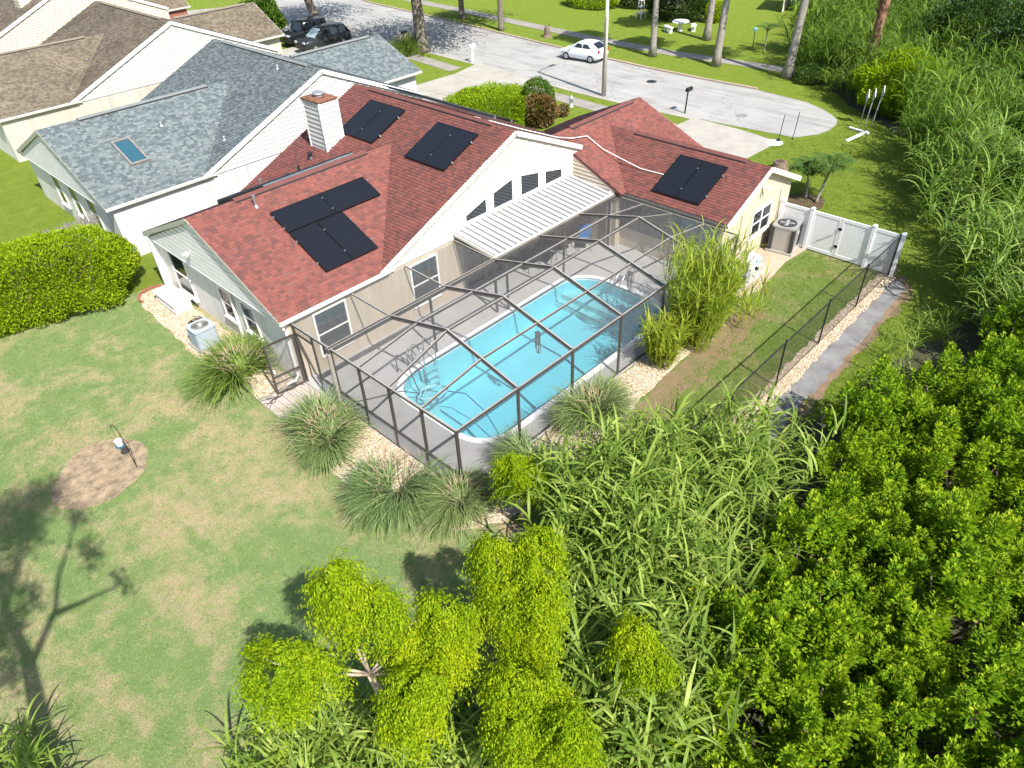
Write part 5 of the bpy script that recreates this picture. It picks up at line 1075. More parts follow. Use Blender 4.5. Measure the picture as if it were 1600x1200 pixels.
for (x, y), lab, base in (((31.06, 6.2), 'thin dark driveway stake standing in a white bucket base', 1), ((31.95, 5.75), 'thin dark driveway stake without a base at the grass edge', 0)):
    t = thing('driveway_stake', lab, 'stake', (x, y, 0)); MB().tube([(x, y, 0), (x+0.12, y-0.05, 1.55)], 0.022, 6).build('rod', 'black_metal', t)
    if base: MB().lathe([(0.5, 0.025), (0.42, 0.07), (0.15, 0.09)], (x-0.25, y+0.1, 0), 12).build('sandbag', 'white_plastic', t); MB().lathe([(0.12, 0.09), (0.1, 0.2)], (x, y, 0), 10).build('cup', 'black_plastic', t)
    else: MB().lathe([(0.06, 0), (0.03, 0.1)], (x, y, 0), 8).build('foot', 'black_plastic', t)
t = thing('tree_stump', 'cut tree stump with a dark hollow behind the right wing', 'stump', (27.5, 4.3, 0))
MB().lathe([(0.5, 0), (0.4, 0.15), (0.34, 0.4), (0.3, 0.42)], (27.5, 4.3, 0), 12).build('wood', 'bark', t); MB().lathe([(0.24, 0), (0.24, 0.02)], (27.5, 4.3, 0.41), 12).build('cut_face', 'mulch', t)
# furniture on the lawn across the street
t = thing('picnic_table', 'round white stone table on the lawn across the street', 'table', (50.6, 25.6, 0))
MB().lathe([(0.28, 0), (0.2, 0.1), (0.16, 0.6), (0.3, 0.7)], (50.6, 25.6, 0), 16).build('pedestal', 'white_plastic', t, True); MB().lathe([(0.72, 0.70), (0.76, 0.74), (0.72, 0.8)], (50.6, 25.6, 0), 28).build('table_top', 'white_plastic', t)
for k, lab in enumerate(('curved white stone bench left of the round white table', 'curved white stone bench right of the round white table')):
    a0 = R(150) if k == 0 else R(-55); t = thing('stone_bench', lab, 'bench', (50.6+1.2*math.cos(a0), 25.6+1.2*math.sin(a0), 0))
    r0, r1 = 1.0, 1.4; P_ = [(50.6+r1*math.cos(a0+e), 25.6+r1*math.sin(a0+e)) for e in np.linspace(-.5, .5, 8)]+[(50.6+r0*math.cos(a0+e), 25.6+r0*math.sin(a0+e)) for e in np.linspace(.5, -.5, 8)]
    MB().extr([(x, y, 0.38) for x, y in P_], (0, 0, 0.09)).build('seat', 'white_plastic', t)
    for e in (-0.33, 0.33): MB().box((50.6+1.2*math.cos(a0+e), 25.6+1.2*math.sin(a0+e), 0.19), (0.3, 0.22, 0.38), a0+e).build('leg', 'white_plastic', t)
t = thing('plant_stand', 'white folding plant stand by the dark bush across the street', 'stand', (52.7, 31.3, 0))
for sx in (-0.35, 0.35):
    for sy in (-0.3, 0.3): MB().tube([(52.7+sx, 31.3+sy, 0), (52.7+sx*0.5, 31.3+sy*0.2, 1.9)], 0.035, 6).build('leg', 'white_plastic', t)
for z in (0.45, 1.0, 1.55): MB().box((52.7, 31.3, z), (0.75-z*0.15, 0.5-z*0.1, 0.05)).build('shelf', 'white_plastic', t)
t = thing('garden_lamp', 'thin dark garden lamp with a blue head on the lawn across the street', 'lamp', (48.85, 17.6, 0))
MB().tube([(48.85, 17.6, 0), (48.85, 17.6, 1.25)], 0.03, 6).build('post', 'black_metal', t); MB().lathe([(0.06, 0), (0.16, 0.06), (0.17, 0.22), (0.04, 0.3)], (48.85, 17.6, 1.25), 10).build('head', 'sky_plastic', t)
t = thing('white_post', 'thin tall white post beside the leaning palm across the street', 'post', (49.6, 21.0, 0))
MB().tube([(49.6, 21.0, 0), (49.6, 21.0, 4)], 0.06, 8).build('shaft', 'white_plastic', t); MB().lathe([(0.11, 0), (0.11, 0.12)], (49.6, 21.0, 0), 8).build('foot', 'white_plastic', t)
# ------------------------------------------------------------------ vegetation
def leafq(pos, d, L, W, fold=0.25):
    """kite leaves: pos (n,3), direction d (n,3)"""
    n = len(pos); d = d/np.linalg.norm(d, axis=1, keepdims=True); r = RNG.normal(size=(n, 3)); s = np.cross(d, r); s /= np.linalg.norm(s, axis=1, keepdims=True)+1e-9
    up = np.cross(s, d); L = np.broadcast_to(L, n)[:, None]; W = np.broadcast_to(W, n)[:, None]
    V = np.stack([pos, pos+d*L*0.5+s*W*0.5+up*W*fold, pos+d*L, pos+d*L*0.5-s*W*0.5+up*W*fold], 1).reshape(-1, 3)
    return V, np.arange(4*n).reshape(-1, 4)
def flatleaf(pos, d, L, W, tilt=0.5):
    """leaves whose faces look mostly up"""
    n = len(pos); d = d/np.linalg.norm(d, axis=1, keepdims=True); nn = np.array([0, 0, 1.0])+RNG.normal(size=(n, 3))*tilt
    s = np.cross(d, nn); s /= np.linalg.norm(s, axis=1, keepdims=True)+1e-9; up = np.cross(s, d)
    L = np.broadcast_to(L, n)[:, None]; W = np.broadcast_to(W, n)[:, None]
    V = np.stack([pos, pos+d*L*0.45+s*W*0.5+up*W*0.15, pos+d*L, pos+d*L*0.45-s*W*0.5+up*W*0.15], 1).reshape(-1, 3)
    return V, np.arange(4*n).reshape(-1, 4)
def blades(base, az, t0, t1, L, W, K=5, twist=0.3):
    """arching ribbons; t0/t1 tilt from vertical at root and tip"""
    n = len(base); az = np.asarray(az); h = np.stack([np.cos(az), np.sin(az), np.zeros(n)], 1); sd = np.stack([-np.sin(az), np.cos(az), np.zeros(n)], 1)
    sd = sd+np.array([0, 0, 1.0])*RNG.normal(size=(n, 1))*twist; p = np.array(base, float); out = []
    for k in range(K+1):
        f = k/K; w = (0.55+0.45*min(1, f*4))*(1-f**2.2)+0.03
        out.append(p-sd*(W*w/2)[:, None]); out.append(p+sd*(W*w/2)[:, None])
        t = t0+(t1-t0)*((k+0.5)/K)**1.3; p = p+(h*np.sin(t)[:, None]+np.array([0, 0, 1.0])*np.cos(t)[:, None])*(L/K)[:, None]
    V = np.stack(out, 1); m = 2*(K+1); q = np.array([(2*k, 2*k+1, 2*k+3, 2*k+2) for k in range(K)])
    return V.reshape(-1, 3), (q[None]+np.arange(n)[:, None, None]*m).reshape(-1, 4)
def join(parts):
    V = []; F = []; o = 0
    for v, f in parts: V.append(v); F.append(f+o); o += len(v)
    return np.concatenate(V), np.concatenate(F)
def inside(P, q):
    P = np.array(P); ins = np.zeros(len(q), bool); j = len(P)-1
    for i in range(len(P)):
        ins ^= ((P[i, 1] > q[:, 1]) != (P[j, 1] > q[:, 1])) & (q[:, 0] < (P[j, 0]-P[i, 0])*(q[:, 1]-P[i, 1])/(P[j, 1]-P[i, 1]+1e-12)+P[i, 0]); j = i
    return ins
def scatter(P, dens):
    P = np.array(P); lo, hi = P.min(0), P.max(0); n = int(np.prod(hi-lo)*dens); q = RNG.uniform(lo, hi, (n, 2)); return q[inside(P, q)]

# --- cane thickets: stalks in clumps, long arching leaves
def cane(poly, clumps, stalks, hgt, leafL, leafW, nleaf, K, spread=0.45, hvar=0.18, lean=0.25, mound=0.14):
    c = scatter(poly, clumps); ch = hgt*(1+RNG.normal(size=len(c))*hvar); ch *= 1+mound*(np.sin(c[:, 0]*0.9+1.3*np.sin(c[:, 1]*0.7))+np.sin(c[:, 1]*1.1+0.5*c[:, 0])+0.6*np.sin(c[:, 0]*2.1-c[:, 1]*1.7)); ch = np.clip(ch, hgt*0.3, hgt*1.6)
    idx = np.repeat(np.arange(len(c)), stalks); n = len(idx); off = RNG.normal(size=(n, 2))*spread; b = c[idx]+off*0.5; H_ = ch[idx]*RNG.uniform(0.75, 1.1, n)
    az = np.arctan2(off[:, 1], off[:, 0]); t0 = RNG.uniform(0.0, lean, n); t1 = t0+RNG.uniform(0.05, 0.3, n)
    base = np.concatenate([b, np.zeros((n, 1))], 1)
    parts = [blades(base, az, t0, t1, H_, np.full(n, 0.03), 3, 0.1)]
    # leaves along the upper part of each stalk
    li = np.repeat(np.arange(n), nleaf); m = len(li); f = RNG.uniform(0.35, 1.0, m); t = t0[li]+(t1[li]-t0[li])*f*0.6
    h = np.stack([np.cos(az[li])*np.sin(t), np.sin(az[li])*np.sin(t), np.cos(t)], 1); p = base[li]+h*(H_[li]*f)[:, None]
    la = RNG.uniform(0, 6.283, m); l0 = RNG.uniform(0.15, 0.7, m); l1 = l0+RNG.uniform(0.9, 2.0, m)
    parts.append(blades(p, la, l0, l1, leafL*RNG.uniform(0.6, 1.25, m), leafW*RNG.uniform(0.7, 1.3, m), K))
    return join(parts)
NEAR_CANE = [(-0.6, -3.3), (0.8, -2.7), (3.0, -2.9), (4.6, -3.4), (6.4, -5.4), (6.6, -6.6), (6.0, -7.2), (3.6, -7.6), (1.6, -7.4), (-0.2, -7.8), (-2.4, -9.6), (-4.9, -8.0), (-3.6, -6.6), (-2.0, -5.6)]
V, F = cane(NEAR_CANE, 4.2, 5, 2.2, 1.0, 0.066, 9, 6, lean=0.18); tag(link('cane_thicket', npmesh('cane', V, F, True), 'cane'), 'mass of tall arching cane grass between the pool and the leafy shrubs', 'cane grass', kind='stuff')
V, F = cane([(-8.7, -2.6), (-7.4, -1.9), (-6.2, -3.0), (-4.9, -4.6), (-4.0, -6.0), (-5.2, -8.2), (-6.8, -6.6), (-8.8, -4.8)], 4.5, 5, 1.5, 0.95, 0.055, 9, 6, lean=0.5); tag(link('cane_thicket', npmesh('cane', V, F, True), 'cane'), 'cane grass at the bottom edge below the lime green tree', 'cane grass', kind='stuff')
V, F = cane([(-12.8, 1.4), (-11.75, 1.9), (-11.35, 0.9), (-11.3, -0.6), (-12.2, -0.8)], 3.0, 5, 0.9, 0.8, 0.05, 8, 6, lean=0.5); tag(link('cane_thicket', npmesh('cane', V, F, True), 'cane'), 'cane grass in the bottom left corner of the lawn', 'cane grass', kind='stuff')
V, F = cane([(17.6, -7.6), (21.4, -6.4), (26.3, -3.5), (30, -1.6), (30, -9.5), (24, -12), (16.5, -11.5)], 2.2, 6, 2.3, 1.35, 0.062, 9, 6, 0.6, mound=0.3); tag(link('cane_bank', npmesh('cane', V, F, True), 'cane'), 'bank of tall cane grass beside the right hand lawn', 'cane grass', kind='stuff')
V, F = cane([(30, -1.2), (34.2, -0.2), (37.6, 2.4), (42.3, 9.0), (43.4, 10.6), (50, 11.8), (52, 5), (46, -6), (38, -10), (30, -9.5)], 1.5, 6, 2.6, 1.15, 0.055, 10, 4, 0.6, mound=0.3); tag(link('cane_bank', npmesh('cane', V, F, True), 'cane_mid'), 'bank of tall cane grass round the end of the street', 'cane grass', kind='stuff')
V, F = cane([(45.5, 11.4), (48.5, 14.4), (56, 16.0), (66, 18.5), (84, 14), (84, -6), (52, -6), (50, 6)], 0.85, 6, 2.7, 1.5, 0.08, 8, 4, 0.8, mound=0.3); tag(link('cane_bank', npmesh('cane', V, F, True), 'cane_mid'), 'far bank of tall cane grass beyond the palm trunks', 'cane grass', kind='stuff')
# weeds trailing over the verge beside the path
V, F = cane([(9.0, -6.0), (13, -6.3), (17.6, -6.9), (19.5, -8.0), (10, -7.4)], 1.2, 4, 0.75, 0.6, 0.03, 7, 5, 0.4, lean=0.6); tag(link('weed_patch', npmesh('weeds', V, F, True), 'cane'), 'low arching weeds along the grass verge by the tar path', 'weeds', kind='stuff')

def tufts(name, label, poly, dens, mat, L, holes=()):
    q = scatter(poly, dens)
    for h in holes: q = q[~inside(h, q)]
    i = np.repeat(np.arange(len(q)), 3); n = len(i); b = np.concatenate([q[i]+RNG.normal(size=(n, 2))*0.02, np.zeros((n, 1))], 1); t0 = RNG.uniform(0.2, 0.9, n)
    tag(link(name, npmesh(name, *blades(b, RNG.uniform(0, 6.283, n), t0, t0+RNG.uniform(0.2, 0.9, n), L*RNG.uniform(0.5, 1.3, n), np.full(n, 0.016), 2)), mat), label, 'grass', kind='stuff')
PATCH = [(-8.35, 9.05), (-7.45, 10.35), (-6.8, 10.72), (-5.75, 10.2), (-5.42, 9.2), (-5.9, 8.15), (-7.0, 7.7), (-8.1, 8.2)]
tufts('lawn_grass', 'short patchy grass of the back lawn', [(-13, -1), (-9.5, -3.2), (-3.5, -3.2), (-1.3, -2.4), (-1.7, 0), (-2.1, 4), (-1.8, 8.4), (-1.9, 12), (-1.8, 18.6), (-8, 20), (-18, 20), (-16, 8)], 230, 'grass_tuft', 0.055, [PATCH])
tufts('side_grass', 'short grass of the side yard between the enclosure and the wire fence', [(5.5, -2.4), (8, -1.9), (12, -1.6), (14.6, -1.0), (18.3, -0.8), (19.9, -1.0), (19.9, -4.1), (7.2, -4.2)], 230, 'grass_tuft_green', 0.06)
tufts('verge_grass', 'grass along the right hand lawn and around the street end', [(20.3, 0.8), (20.3, -5.6), (26, -2.8), (33.5, 1.0), (36, 4.2), (33.5, 4.6), (31, 6), (27.7, 6.2), (21.5, 5.9)], 90, 'grass_tuft_green', 0.08)
tufts('path_grass', 'grass verge on the shrub side of the tar path', [(9, -5.8), (14.3, -5.7), (19.5, -5.5), (18, -6.8), (13, -6.6), (9.5, -6.2)], 220, 'grass_tuft_green', 0.08)

# --- ornamental fountain grasses: one by one
def fountain_mesh(n, L, W, h0, seed_plumes=0):
    k = RNG.integers(3, 6); cx = RNG.normal(size=(k, 2))*0.24; ck = RNG.integers(0, k, n); cl = RNG.uniform(0.7, 1.15, k)[ck]
    a = RNG.uniform(0, 6.283, n); r = np.sqrt(RNG.uniform(0, 1, n))*0.2; base = np.stack([cx[ck, 0]+r*np.cos(a), cx[ck, 1]+r*np.sin(a), np.zeros(n)], 1)
    az = np.arctan2(base[:, 1], base[:, 0])+RNG.normal(size=n)*0.75; t0 = RNG.uniform(0.0, 1, n)**1.2*0.75; t1 = np.clip(t0+RNG.uniform(1.0, 2.4, n), 0, 2.8)
    return blades(base, az, t0, t1, L*cl*RNG.uniform(0.55, 1.15, n), W*RNG.uniform(0.7, 1.3, n), 7)
def plume_mesh(n, L):
    a = RNG.uniform(0, 6.283, n); r = RNG.uniform(0.15, 0.65, n); base = np.stack([r*np.cos(a), r*np.sin(a), 0.95-r*0.45+RNG.normal(size=n)*0.08], 1)
    return blades(base, a+RNG.normal(size=n)*0.8, RNG.uniform(0.3, 0.9, n), RNG.uniform(1.0, 2.0, n), L*RNG.uniform(0.5, 1.1, n), np.full(n, 0.022), 4)
FM = [npmesh('fountain_blades', *fountain_mesh(2300, 1.5, 0.023, 1)) for _ in range(6)]; PM = npmesh('fountain_plumes', *plume_mesh(90, 0.42))
for m_ in FM: m_.materials.append(MATS['fountain'])
PM.materials.append(MATS['plume'])
FG = FM[0].copy(); FG.materials.clear(); FG.materials.append(MATS['fountain_green'])
for i, (x, y, s, me, lab) in enumerate(((-1.4, 9.9, 1.25, FG, 'green fountain grass between the left air conditioner and the screen door'), (-1.35, 4.65, 1.12, FM[1], 'fountain grass with brown plumes left of the enclosure, nearest the entry pavers'),
        (-1.25, 1.35, 1.2, FM[2], 'grey green fountain grass on the lawn side of the enclosure corner'), (-0.4, -0.4, 0.95, FM[3], 'fountain grass with brown plumes at the front corner post of the enclosure'),
        (2.15, -0.75, 0.85, FM[4], 'low fountain grass behind the small bright green tree'), (4.85, -0.95, 1.1, FM[5], 'fountain grass alone on the gravel midway along the enclosure'))):
    t = thing('fountain_grass', lab, 'grass clump', (x, y, 0.01), 'fountain grasses round the pool enclosure', random.uniform(0, 6)); t.scale = (s*random.uniform(0.9, 1.12), s*random.uniform(0.9, 1.12), s*random.uniform(0.9, 1.1))
    o = bpy.data.objects.new('blades', me); COL.objects.link(o); o.parent = t
    if i not in (4,): o = bpy.data.objects.new('plumes', PM); COL.objects.link(o); o.parent = t
# tall yellowing reed clumps by the equipment pad
def reed(label, loc, n, hgt, R0):
    t = thing('reed_clump', label, 'reeds', (*loc, 0.0), 'reed clumps beside the equipment pad'); a = RNG.uniform(0, 6.283, n); r = np.sqrt(RNG.uniform(0, 1, n))*R0
    base = np.stack([r*np.cos(a), r*np.sin(a), np.zeros(n)], 1); H_ = hgt*RNG.uniform(0.55, 1.08, n); t0 = r/R0*0.22; t1 = t0+RNG.uniform(0.05, 0.3, n)
    link('stalks', npmesh('stalks', *blades(base, a, t0, t1, H_, np.full(n, 0.028), 4, 0.1)), 'cane_bright', t)
    li = np.repeat(np.arange(n), 12); m = len(li); f = RNG.uniform(0.15, 1, m); h = np.stack([np.cos(a[li])*np.sin(t0[li]), np.sin(a[li])*np.sin(t0[li]), np.cos(t0[li])], 1)
    p = base[li]+h*(H_[li]*f)[:, None]; l0 = RNG.uniform(0.1, 0.6, m)
    link('blades', npmesh('blades', *blades(p, RNG.uniform(0, 6.283, m), l0, l0+RNG.uniform(0.5, 1.9, m), 0.8*RNG.uniform(0.6, 1.2, m), 0.036*RNG.uniform(0.7, 1.2, m), 5)), 'cane_bright', t)
reed('tall yellow green reed clump against the right corner of the enclosure', (10.75, -0.95), 230, 3.9, 0.75)
reed('reed stalks between the tall reed clump and the equipment pad', (12.0, -0.85), 90, 3.2, 0.55)
reed('shorter reed clump left of the tall one by the enclosure wall', (8.9, -0.8), 80, 1.9, 0.4)
reed('sparse bent reeds leaning over the side lawn', (13.3, -1.5), 14, 1.7, 0.9)

# --- trees with pinnate, hanging foliage
def pinnate(lobes, per, rach=0.27, leaf=(0.062, 0.027), nl=13):
    """lobes: (centre, rx, rz). Fronds spring from each dome and droop, leaflets hang from them"""
    P = []; D = []
    for (cx, cy, cz), rx, rz in lobes:
        a = RNG.uniform(0, 6.283, per); u = RNG.uniform(0, 1, per)**0.6; rr = rx*u*0.95; lump = 1+0.22*np.sin(3*a+cx*3)+0.12*np.sin(7*a+cy*5); rr *= lump
        na = 26; ai = RNG.integers(0, na, per); aa = RNG.uniform(0, 6.283, na); au = RNG.uniform(0, 1, na)**0.5; a = aa[ai]+RNG.normal(size=per)*0.22; u = np.clip(au[ai]+RNG.normal(size=per)*0.17, 0, 1.3); rr = rx*u*(1+0.2*np.sin(3*a+cx*3)); zo = RNG.uniform(-0.22, 0.22, na)[ai]
        z = cz+rz*((1-u**2)*0.55+zo)-RNG.uniform(0, 1, per)**1.6*rz*(0.45+0.8*u)
        o = np.stack([cx+rr*np.cos(a), cy+rr*np.sin(a), z], 1); ang = a+RNG.normal(size=per)*0.5
        st = RNG.uniform(0, 1, per) < 0.16; up_ = np.where(st, RNG.uniform(0.3, 0.9, per), 0.12); Lr = rach*RNG.uniform(0.65, 1.35, per)*np.where(st, 1.5, 1.0)
        for k in range(nl):
            f = k/nl; L = Lr; dn = up_*f-1.0*f*f
            p = o+np.stack([np.cos(ang)*L*f, np.sin(ang)*L*f, L*dn*0.8], 1); sd = 1 if k % 2 else -1
            d = np.stack([np.cos(ang+sd*1.0)*0.7, np.sin(ang+sd*1.0)*0.7, np.full(per, -0.55)-0.5*f], 1)+RNG.normal(size=(per, 3))*0.2
            P.append(p); D.append(d)
    P = np.concatenate(P); D = np.concatenate(D); return flatleaf(P, D, leaf[0]*RNG.uniform(0.55, 1.7, len(P)), leaf[1]*RNG.uniform(0.7, 1.4, len(P)), 0.7)
def limbs(mb, p, q, r0, r1, bend=0.15, n=5):
    p, q = Vector(p), Vector(q); pts = []
    off = Vector((random.uniform(-1, 1), random.uniform(-1, 1), 0.3))*bend*(q-p).length
    for k in range(n+1): f = k/n; pts.append(p.lerp(q, f)+off*math.sin(math.pi*f))
    mb.tube(pts, [r0+(r1-r0)*k/n for k in range(n+1)], 8)
def lime_tree(label, base, hub, lobes, per, name='lime_tree'):
    t = thing(name, label, 'tree', (*base, 0)); mb = MB(); limbs(mb, (*base, 0), hub, 0.09, 0.06, 0.06)
    mb.build('trunk', 'twig', t, True)
    for c, rx, rz in lobes:
        mb = MB(); limbs(mb, hub, (c[0], c[1], c[2]+rz*0.2), 0.032, 0.01, 0.1); mb.build('branch', 'twig', t, True)
        b = np.array(base); V, F = pinnate([(c, rx, rz)], per); link('foliage', npmesh('foliage', V-np.array([*base, 0]), F), 'leaf_lime', t, (*base, 0))
lime_tree('lime green tree with spreading umbrella branches at the bottom of the lawn', (-5.75, -4.5), (-6.25, -4.75, 4.0),
          [((-7.45, -4.15, 5.1), 0.42, 0.6), ((-7.1, -4.4, 4.85), 0.3, 0.5), ((-6.2, -4.4, 6.15), 0.32, 0.75), ((-5.95, -4.75, 5.6), 0.31, 0.7), ((-5.0, -5.3, 4.95), 0.29, 0.7), ((-5.3, -5.6, 4.4), 0.32, 0.6), ((-6.1, -5.85, 4.7), 0.33, 0.6), ((-6.2, -5.8, 4.1), 0.36, 0.55), ((-5.75, -5.2, 4.6), 0.26, 0.5)], 640)
lime_tree('dense lime green tree in front of the cane, right of the umbrella shaped one', (-2.9, -5.2), (-3.1, -5.4, 3.0),
          [((-3.45, -5.05, 4.65), 0.31, 0.95), ((-2.85, -5.55, 4.7), 0.29, 0.95), ((-3.7, -5.45, 3.9), 0.33, 0.75), ((-3.25, -5.95, 4.0), 0.31, 0.75), ((-3.6, -5.95, 3.3), 0.33, 0.6)], 760)
lime_tree('lime green tree at the bottom edge, right of the umbrella shaped one', (-4.4, -7.0), (-4.7, -7.2, 2.6),
          [((-4.85, -6.75, 4.0), 0.34, 0.7), ((-4.4, -7.0, 3.8), 0.3, 0.6), ((-5.15, -7.15, 3.6), 0.34, 0.6), ((-4.65, -7.75, 3.7), 0.36, 0.7)], 760)
lime_tree('darker lime green tree low among the cane at the bottom centre', (-2.2, -7.5), (-2.3, -7.6, 2.0), [((-2.25, -7.45, 3.3), 0.28, 0.6), ((-2.3, -7.8, 3.0), 0.3, 0.6)], 520)
lime_tree('small bright green young tree on the gravel at the pool corner', (0.45, -2.0), (0.4, -2.05, 1.4), [((0.12, -2.0, 2.45), 0.30, 0.5), ((0.4, -2.25, 2.1), 0.32, 0.6), ((0.55, -2.35, 1.6), 0.30, 0.5), ((0.2, -1.95, 1.8), 0.3, 0.5)], 380, 'young_tree')

# --- leafy shrubs: shoots with whorls of leaves
def shrub_mesh(rx, rz, heads, per, leaf, tips):
    """upright leafy heads on a dome, dark gaps between them; the top leaves of each head are young"""
    n = heads; a = RNG.uniform(0, 6.283, n); u = np.sqrt(RNG.uniform(0, 1, n)); lump = 1+0.2*np.sin(3*a+1); r = rx*u*lump
    z = rz*(0.42+0.58*np.sqrt(np.clip(1-u**2, 0, 1)))*RNG.uniform(0.62, 1.12, n)
    o = np.stack([r*np.cos(a), r*np.sin(a), z], 1); ax = np.stack([np.cos(a)*u*0.5, np.sin(a)*u*0.5, np.ones(n)], 1)+RNG.normal(size=(n, 3))*0.12; ax /= np.linalg.norm(ax, axis=1, keepdims=True)
    hh = RNG.uniform(0.4, 0.85, n)
    i = np.repeat(np.arange(n), per); m = len(i); f = RNG.uniform(0, 1, m)**0.8; g = RNG.uniform(0, 6.283, m); side = np.stack([np.cos(g), np.sin(g), np.zeros(m)], 1)
    rad = (0.03+0.20*f**0.8*hh[i])*RNG.uniform(0.5, 1.15, m); P = o[i]-ax[i]*(f*hh[i])[:, None]+side*rad[:, None]; D = side*(0.45+0.7*f)[:, None]+ax[i]*(0.9-0.75*f)[:, None]+RNG.normal(size=(m, 3))*0.15
    L = leaf*(0.75+0.4*f)*RNG.uniform(0.75, 1.25, m); y = f < tips
    return flatleaf(P[~y], D[~y], L[~y], L[~y]*0.48, 0.45), flatleaf(P[y], D[y], L[y], L[y]*0.48, 0.5)
SH = [shrub_mesh(1.22, 2.6, 46, 125, 0.115, 0.2) for _ in range(5)]
SHM = []
for old, new in SH:
    a = npmesh('crown', *old); a.materials.append(MATS['leaf_shrub']); b = npmesh('young_leaves', *new); b.materials.append(MATS['leaf_yellow']); SHM.append((a, b))
def stem_mesh(h):
    mb = MB()
    for k in range(6):
        a = k*1.05; limbs(mb, (0, 0, 0), (0.6*math.cos(a), 0.6*math.sin(a), h*0.75), 0.05, 0.015, 0.1, 4)
    me = bpy.data.meshes.new('stems'); me.from_pydata(mb.v, [], mb.f); me.materials.append(MATS['bark']); return me
STM = stem_mesh(2.3)
SHRUB = [(-3.6, -9.9), (0.1, -7.9), (3.4, -7.7), (6.6, -7.7), (9.0, -7.9), (12.0, -8.5), (16.5, -9.8), (17.5, -11.5), (12, -15), (3, -16), (-3, -13.5)]
pts = []
cand = scatter(SHRUB, 14)
for p in cand:
    if all((p[0]-q[0])**2+(p[1]-q[1])**2 > 1.18**2 for q in pts): pts.append(tuple(p))
SPOT = {min(pts, key=lambda p: (p[0]-tx)**2+(p[1]-ty)**2): lab for (tx, ty), lab in (((9.5, -6.5), 'leafy shrub of the thicket standing closest to the tar path'), ((0.6, -13.2), 'leafy shrub at the very bottom right corner of the picture'),
        ((-3.0, -9.3), 'leafy shrub at the bottom edge, closest to the lime green trees'), ((14.5, -9.4), 'leafy shrub of the thicket closest to the cane bank at the right edge'), ((0.6, -7.6), 'leafy shrub reaching farthest left into the cane grass'))}
for i, (x, y) in enumerate(pts):
    t = thing('leafy_shrub', SPOT.get((x, y), 'dense bright green leafy shrub inside the thicket at the lower right'), 'shrub', (x, y, 0), 'leafy shrubs filling the lower right thicket', random.uniform(0, 6.28)); s = random.uniform(0.85, 1.22); t.scale = (s, s, s*random.uniform(0.85, 1.15))
    for me, nm in zip((*SHM[i % 5], STM), ('crown', 'young_leaves', 'stems')): o = bpy.data.objects.new(nm, me); COL.objects.link(o); o.parent = t

# --- clipped and wild bushes built from a shell of leaves
def bush(name, label, c, dims, n, mat, leaf=0.1, rz=0.0, sq=3.0, cat='hedge', bumps=0.10, group=None, stems=True):
    t = thing(name, label, cat, (*c, 0), group, rz); a = RNG.normal(size=(n, 3)); a[:, 2] = np.where(a[:, 2] < 0, a[:, 2]*0.6, a[:, 2])
    a /= (np.sum(np.abs(a)**sq, axis=1, keepdims=True))**(1/sq); k = RNG.uniform(0.86, 1.03, n)**1.0
    hx, hy, hz = dims; p = a*np.array([hx/2, hy/2, hz/2])*k[:, None]; b = bumps*(np.sin(p[:, 0]*3.1)+np.sin(p[:, 1]*2.7+1)+np.sin(p[:, 2]*3.7+p[:, 0]*2)+0.8*np.sin(p[:, 0]*8.3+p[:, 1]*6.1)); p = p*(1+b*0.35)[:, None]+np.array([0, 0, hz/2])
    p[:, 2] = np.maximum(p[:, 2], 0.06)
    d = a+RNG.normal(size=(n, 3))*0.6+np.array([0, 0, 0.35]); V, F = leafq(p, d, leaf*RNG.uniform(0.7, 1.3, n), leaf*0.5*RNG.uniform(0.8, 1.2, n))
    link('foliage', npmesh('foliage', V, F), mat, t)
    if stems:
        mb = MB()
        for k in range(7): limbs(mb, (random.uniform(-hx, hx)*0.3, random.uniform(-hy, hy)*0.3, 0), (random.uniform(-hx, hx)*0.38, random.uniform(-hy, hy)*0.38, hz*0.8), 0.05, 0.015, 0.1, 4)
        ORG[t.name] = (0, 0, 0); mb.build('stems', 'bark', t)
    return t
bush('clipped_hedge', 'large bright green clipped hedge left of the house', (-4.5, 20.95), (7.6, 3.9, 2.65), 70000, 'leaf_hedge', 0.11, -0.35, 4.0, bumps=0.10)
bush('clipped_hedge', 'yellow green hedge between the red roof and the neighbouring driveway', (24.0, 22.2), (5.2, 5.6, 1.5), 34000, 'leaf_hedge', 0.13, 0.1, 5.0, bumps=0.13)
bush('croton_bush', 'bronze leaved bush at the near end of the front hedge', (24.8, 19.1), (1.7, 1.9, 1.7), 2500, 'croton', 0.22, 0, 2.2, 'bush', 0.25)
bush('wild_bush', 'tall olive bush at the street end of the front hedge', (26.0, 20.4), (1.8, 1.9, 2.3), 5000, 'leaf_mid', 0.13, 0, 2.2, 'bush', 0.2)
bush('wild_bush', 'big dark green bush behind the round white table across the street', (54.2, 28.4), (3.2, 5.2, 2.6), 12000, 'leaf_dark', 0.2, 0, 2.6, 'bush', 0.14)
bush('wild_bush', 'yellow green bush beside the big dark bush across the street', (55.0, 24.8), (1.8, 2.0, 1.6), 3500, 'leaf_yellow', 0.18, 0, 2.2, 'bush', 0.2)
bush('wild_bush', 'yellow flowering bush at the top edge across the street', (54.0, 38.5), (2.6, 5.5, 1.6), 6000, 'leaf_yellow', 0.2, 0, 2.4, 'bush', 0.2)
bush('wild_bush', 'dark green bushes beside the pale house corner across the street', (56.3, 34.6), (2.2, 4.0, 1.8), 5000, 'leaf_dark', 0.2, 0, 2.4, 'bush', 0.2)
bush('wild_bush', 'yellow green bush spilling from the cane behind the road markers', (40.2, 3.0), (4.4, 4.8, 3.2), 17000, 'leaf_lime', 0.17, 0.4, 2.2, 'bush', 0.25)
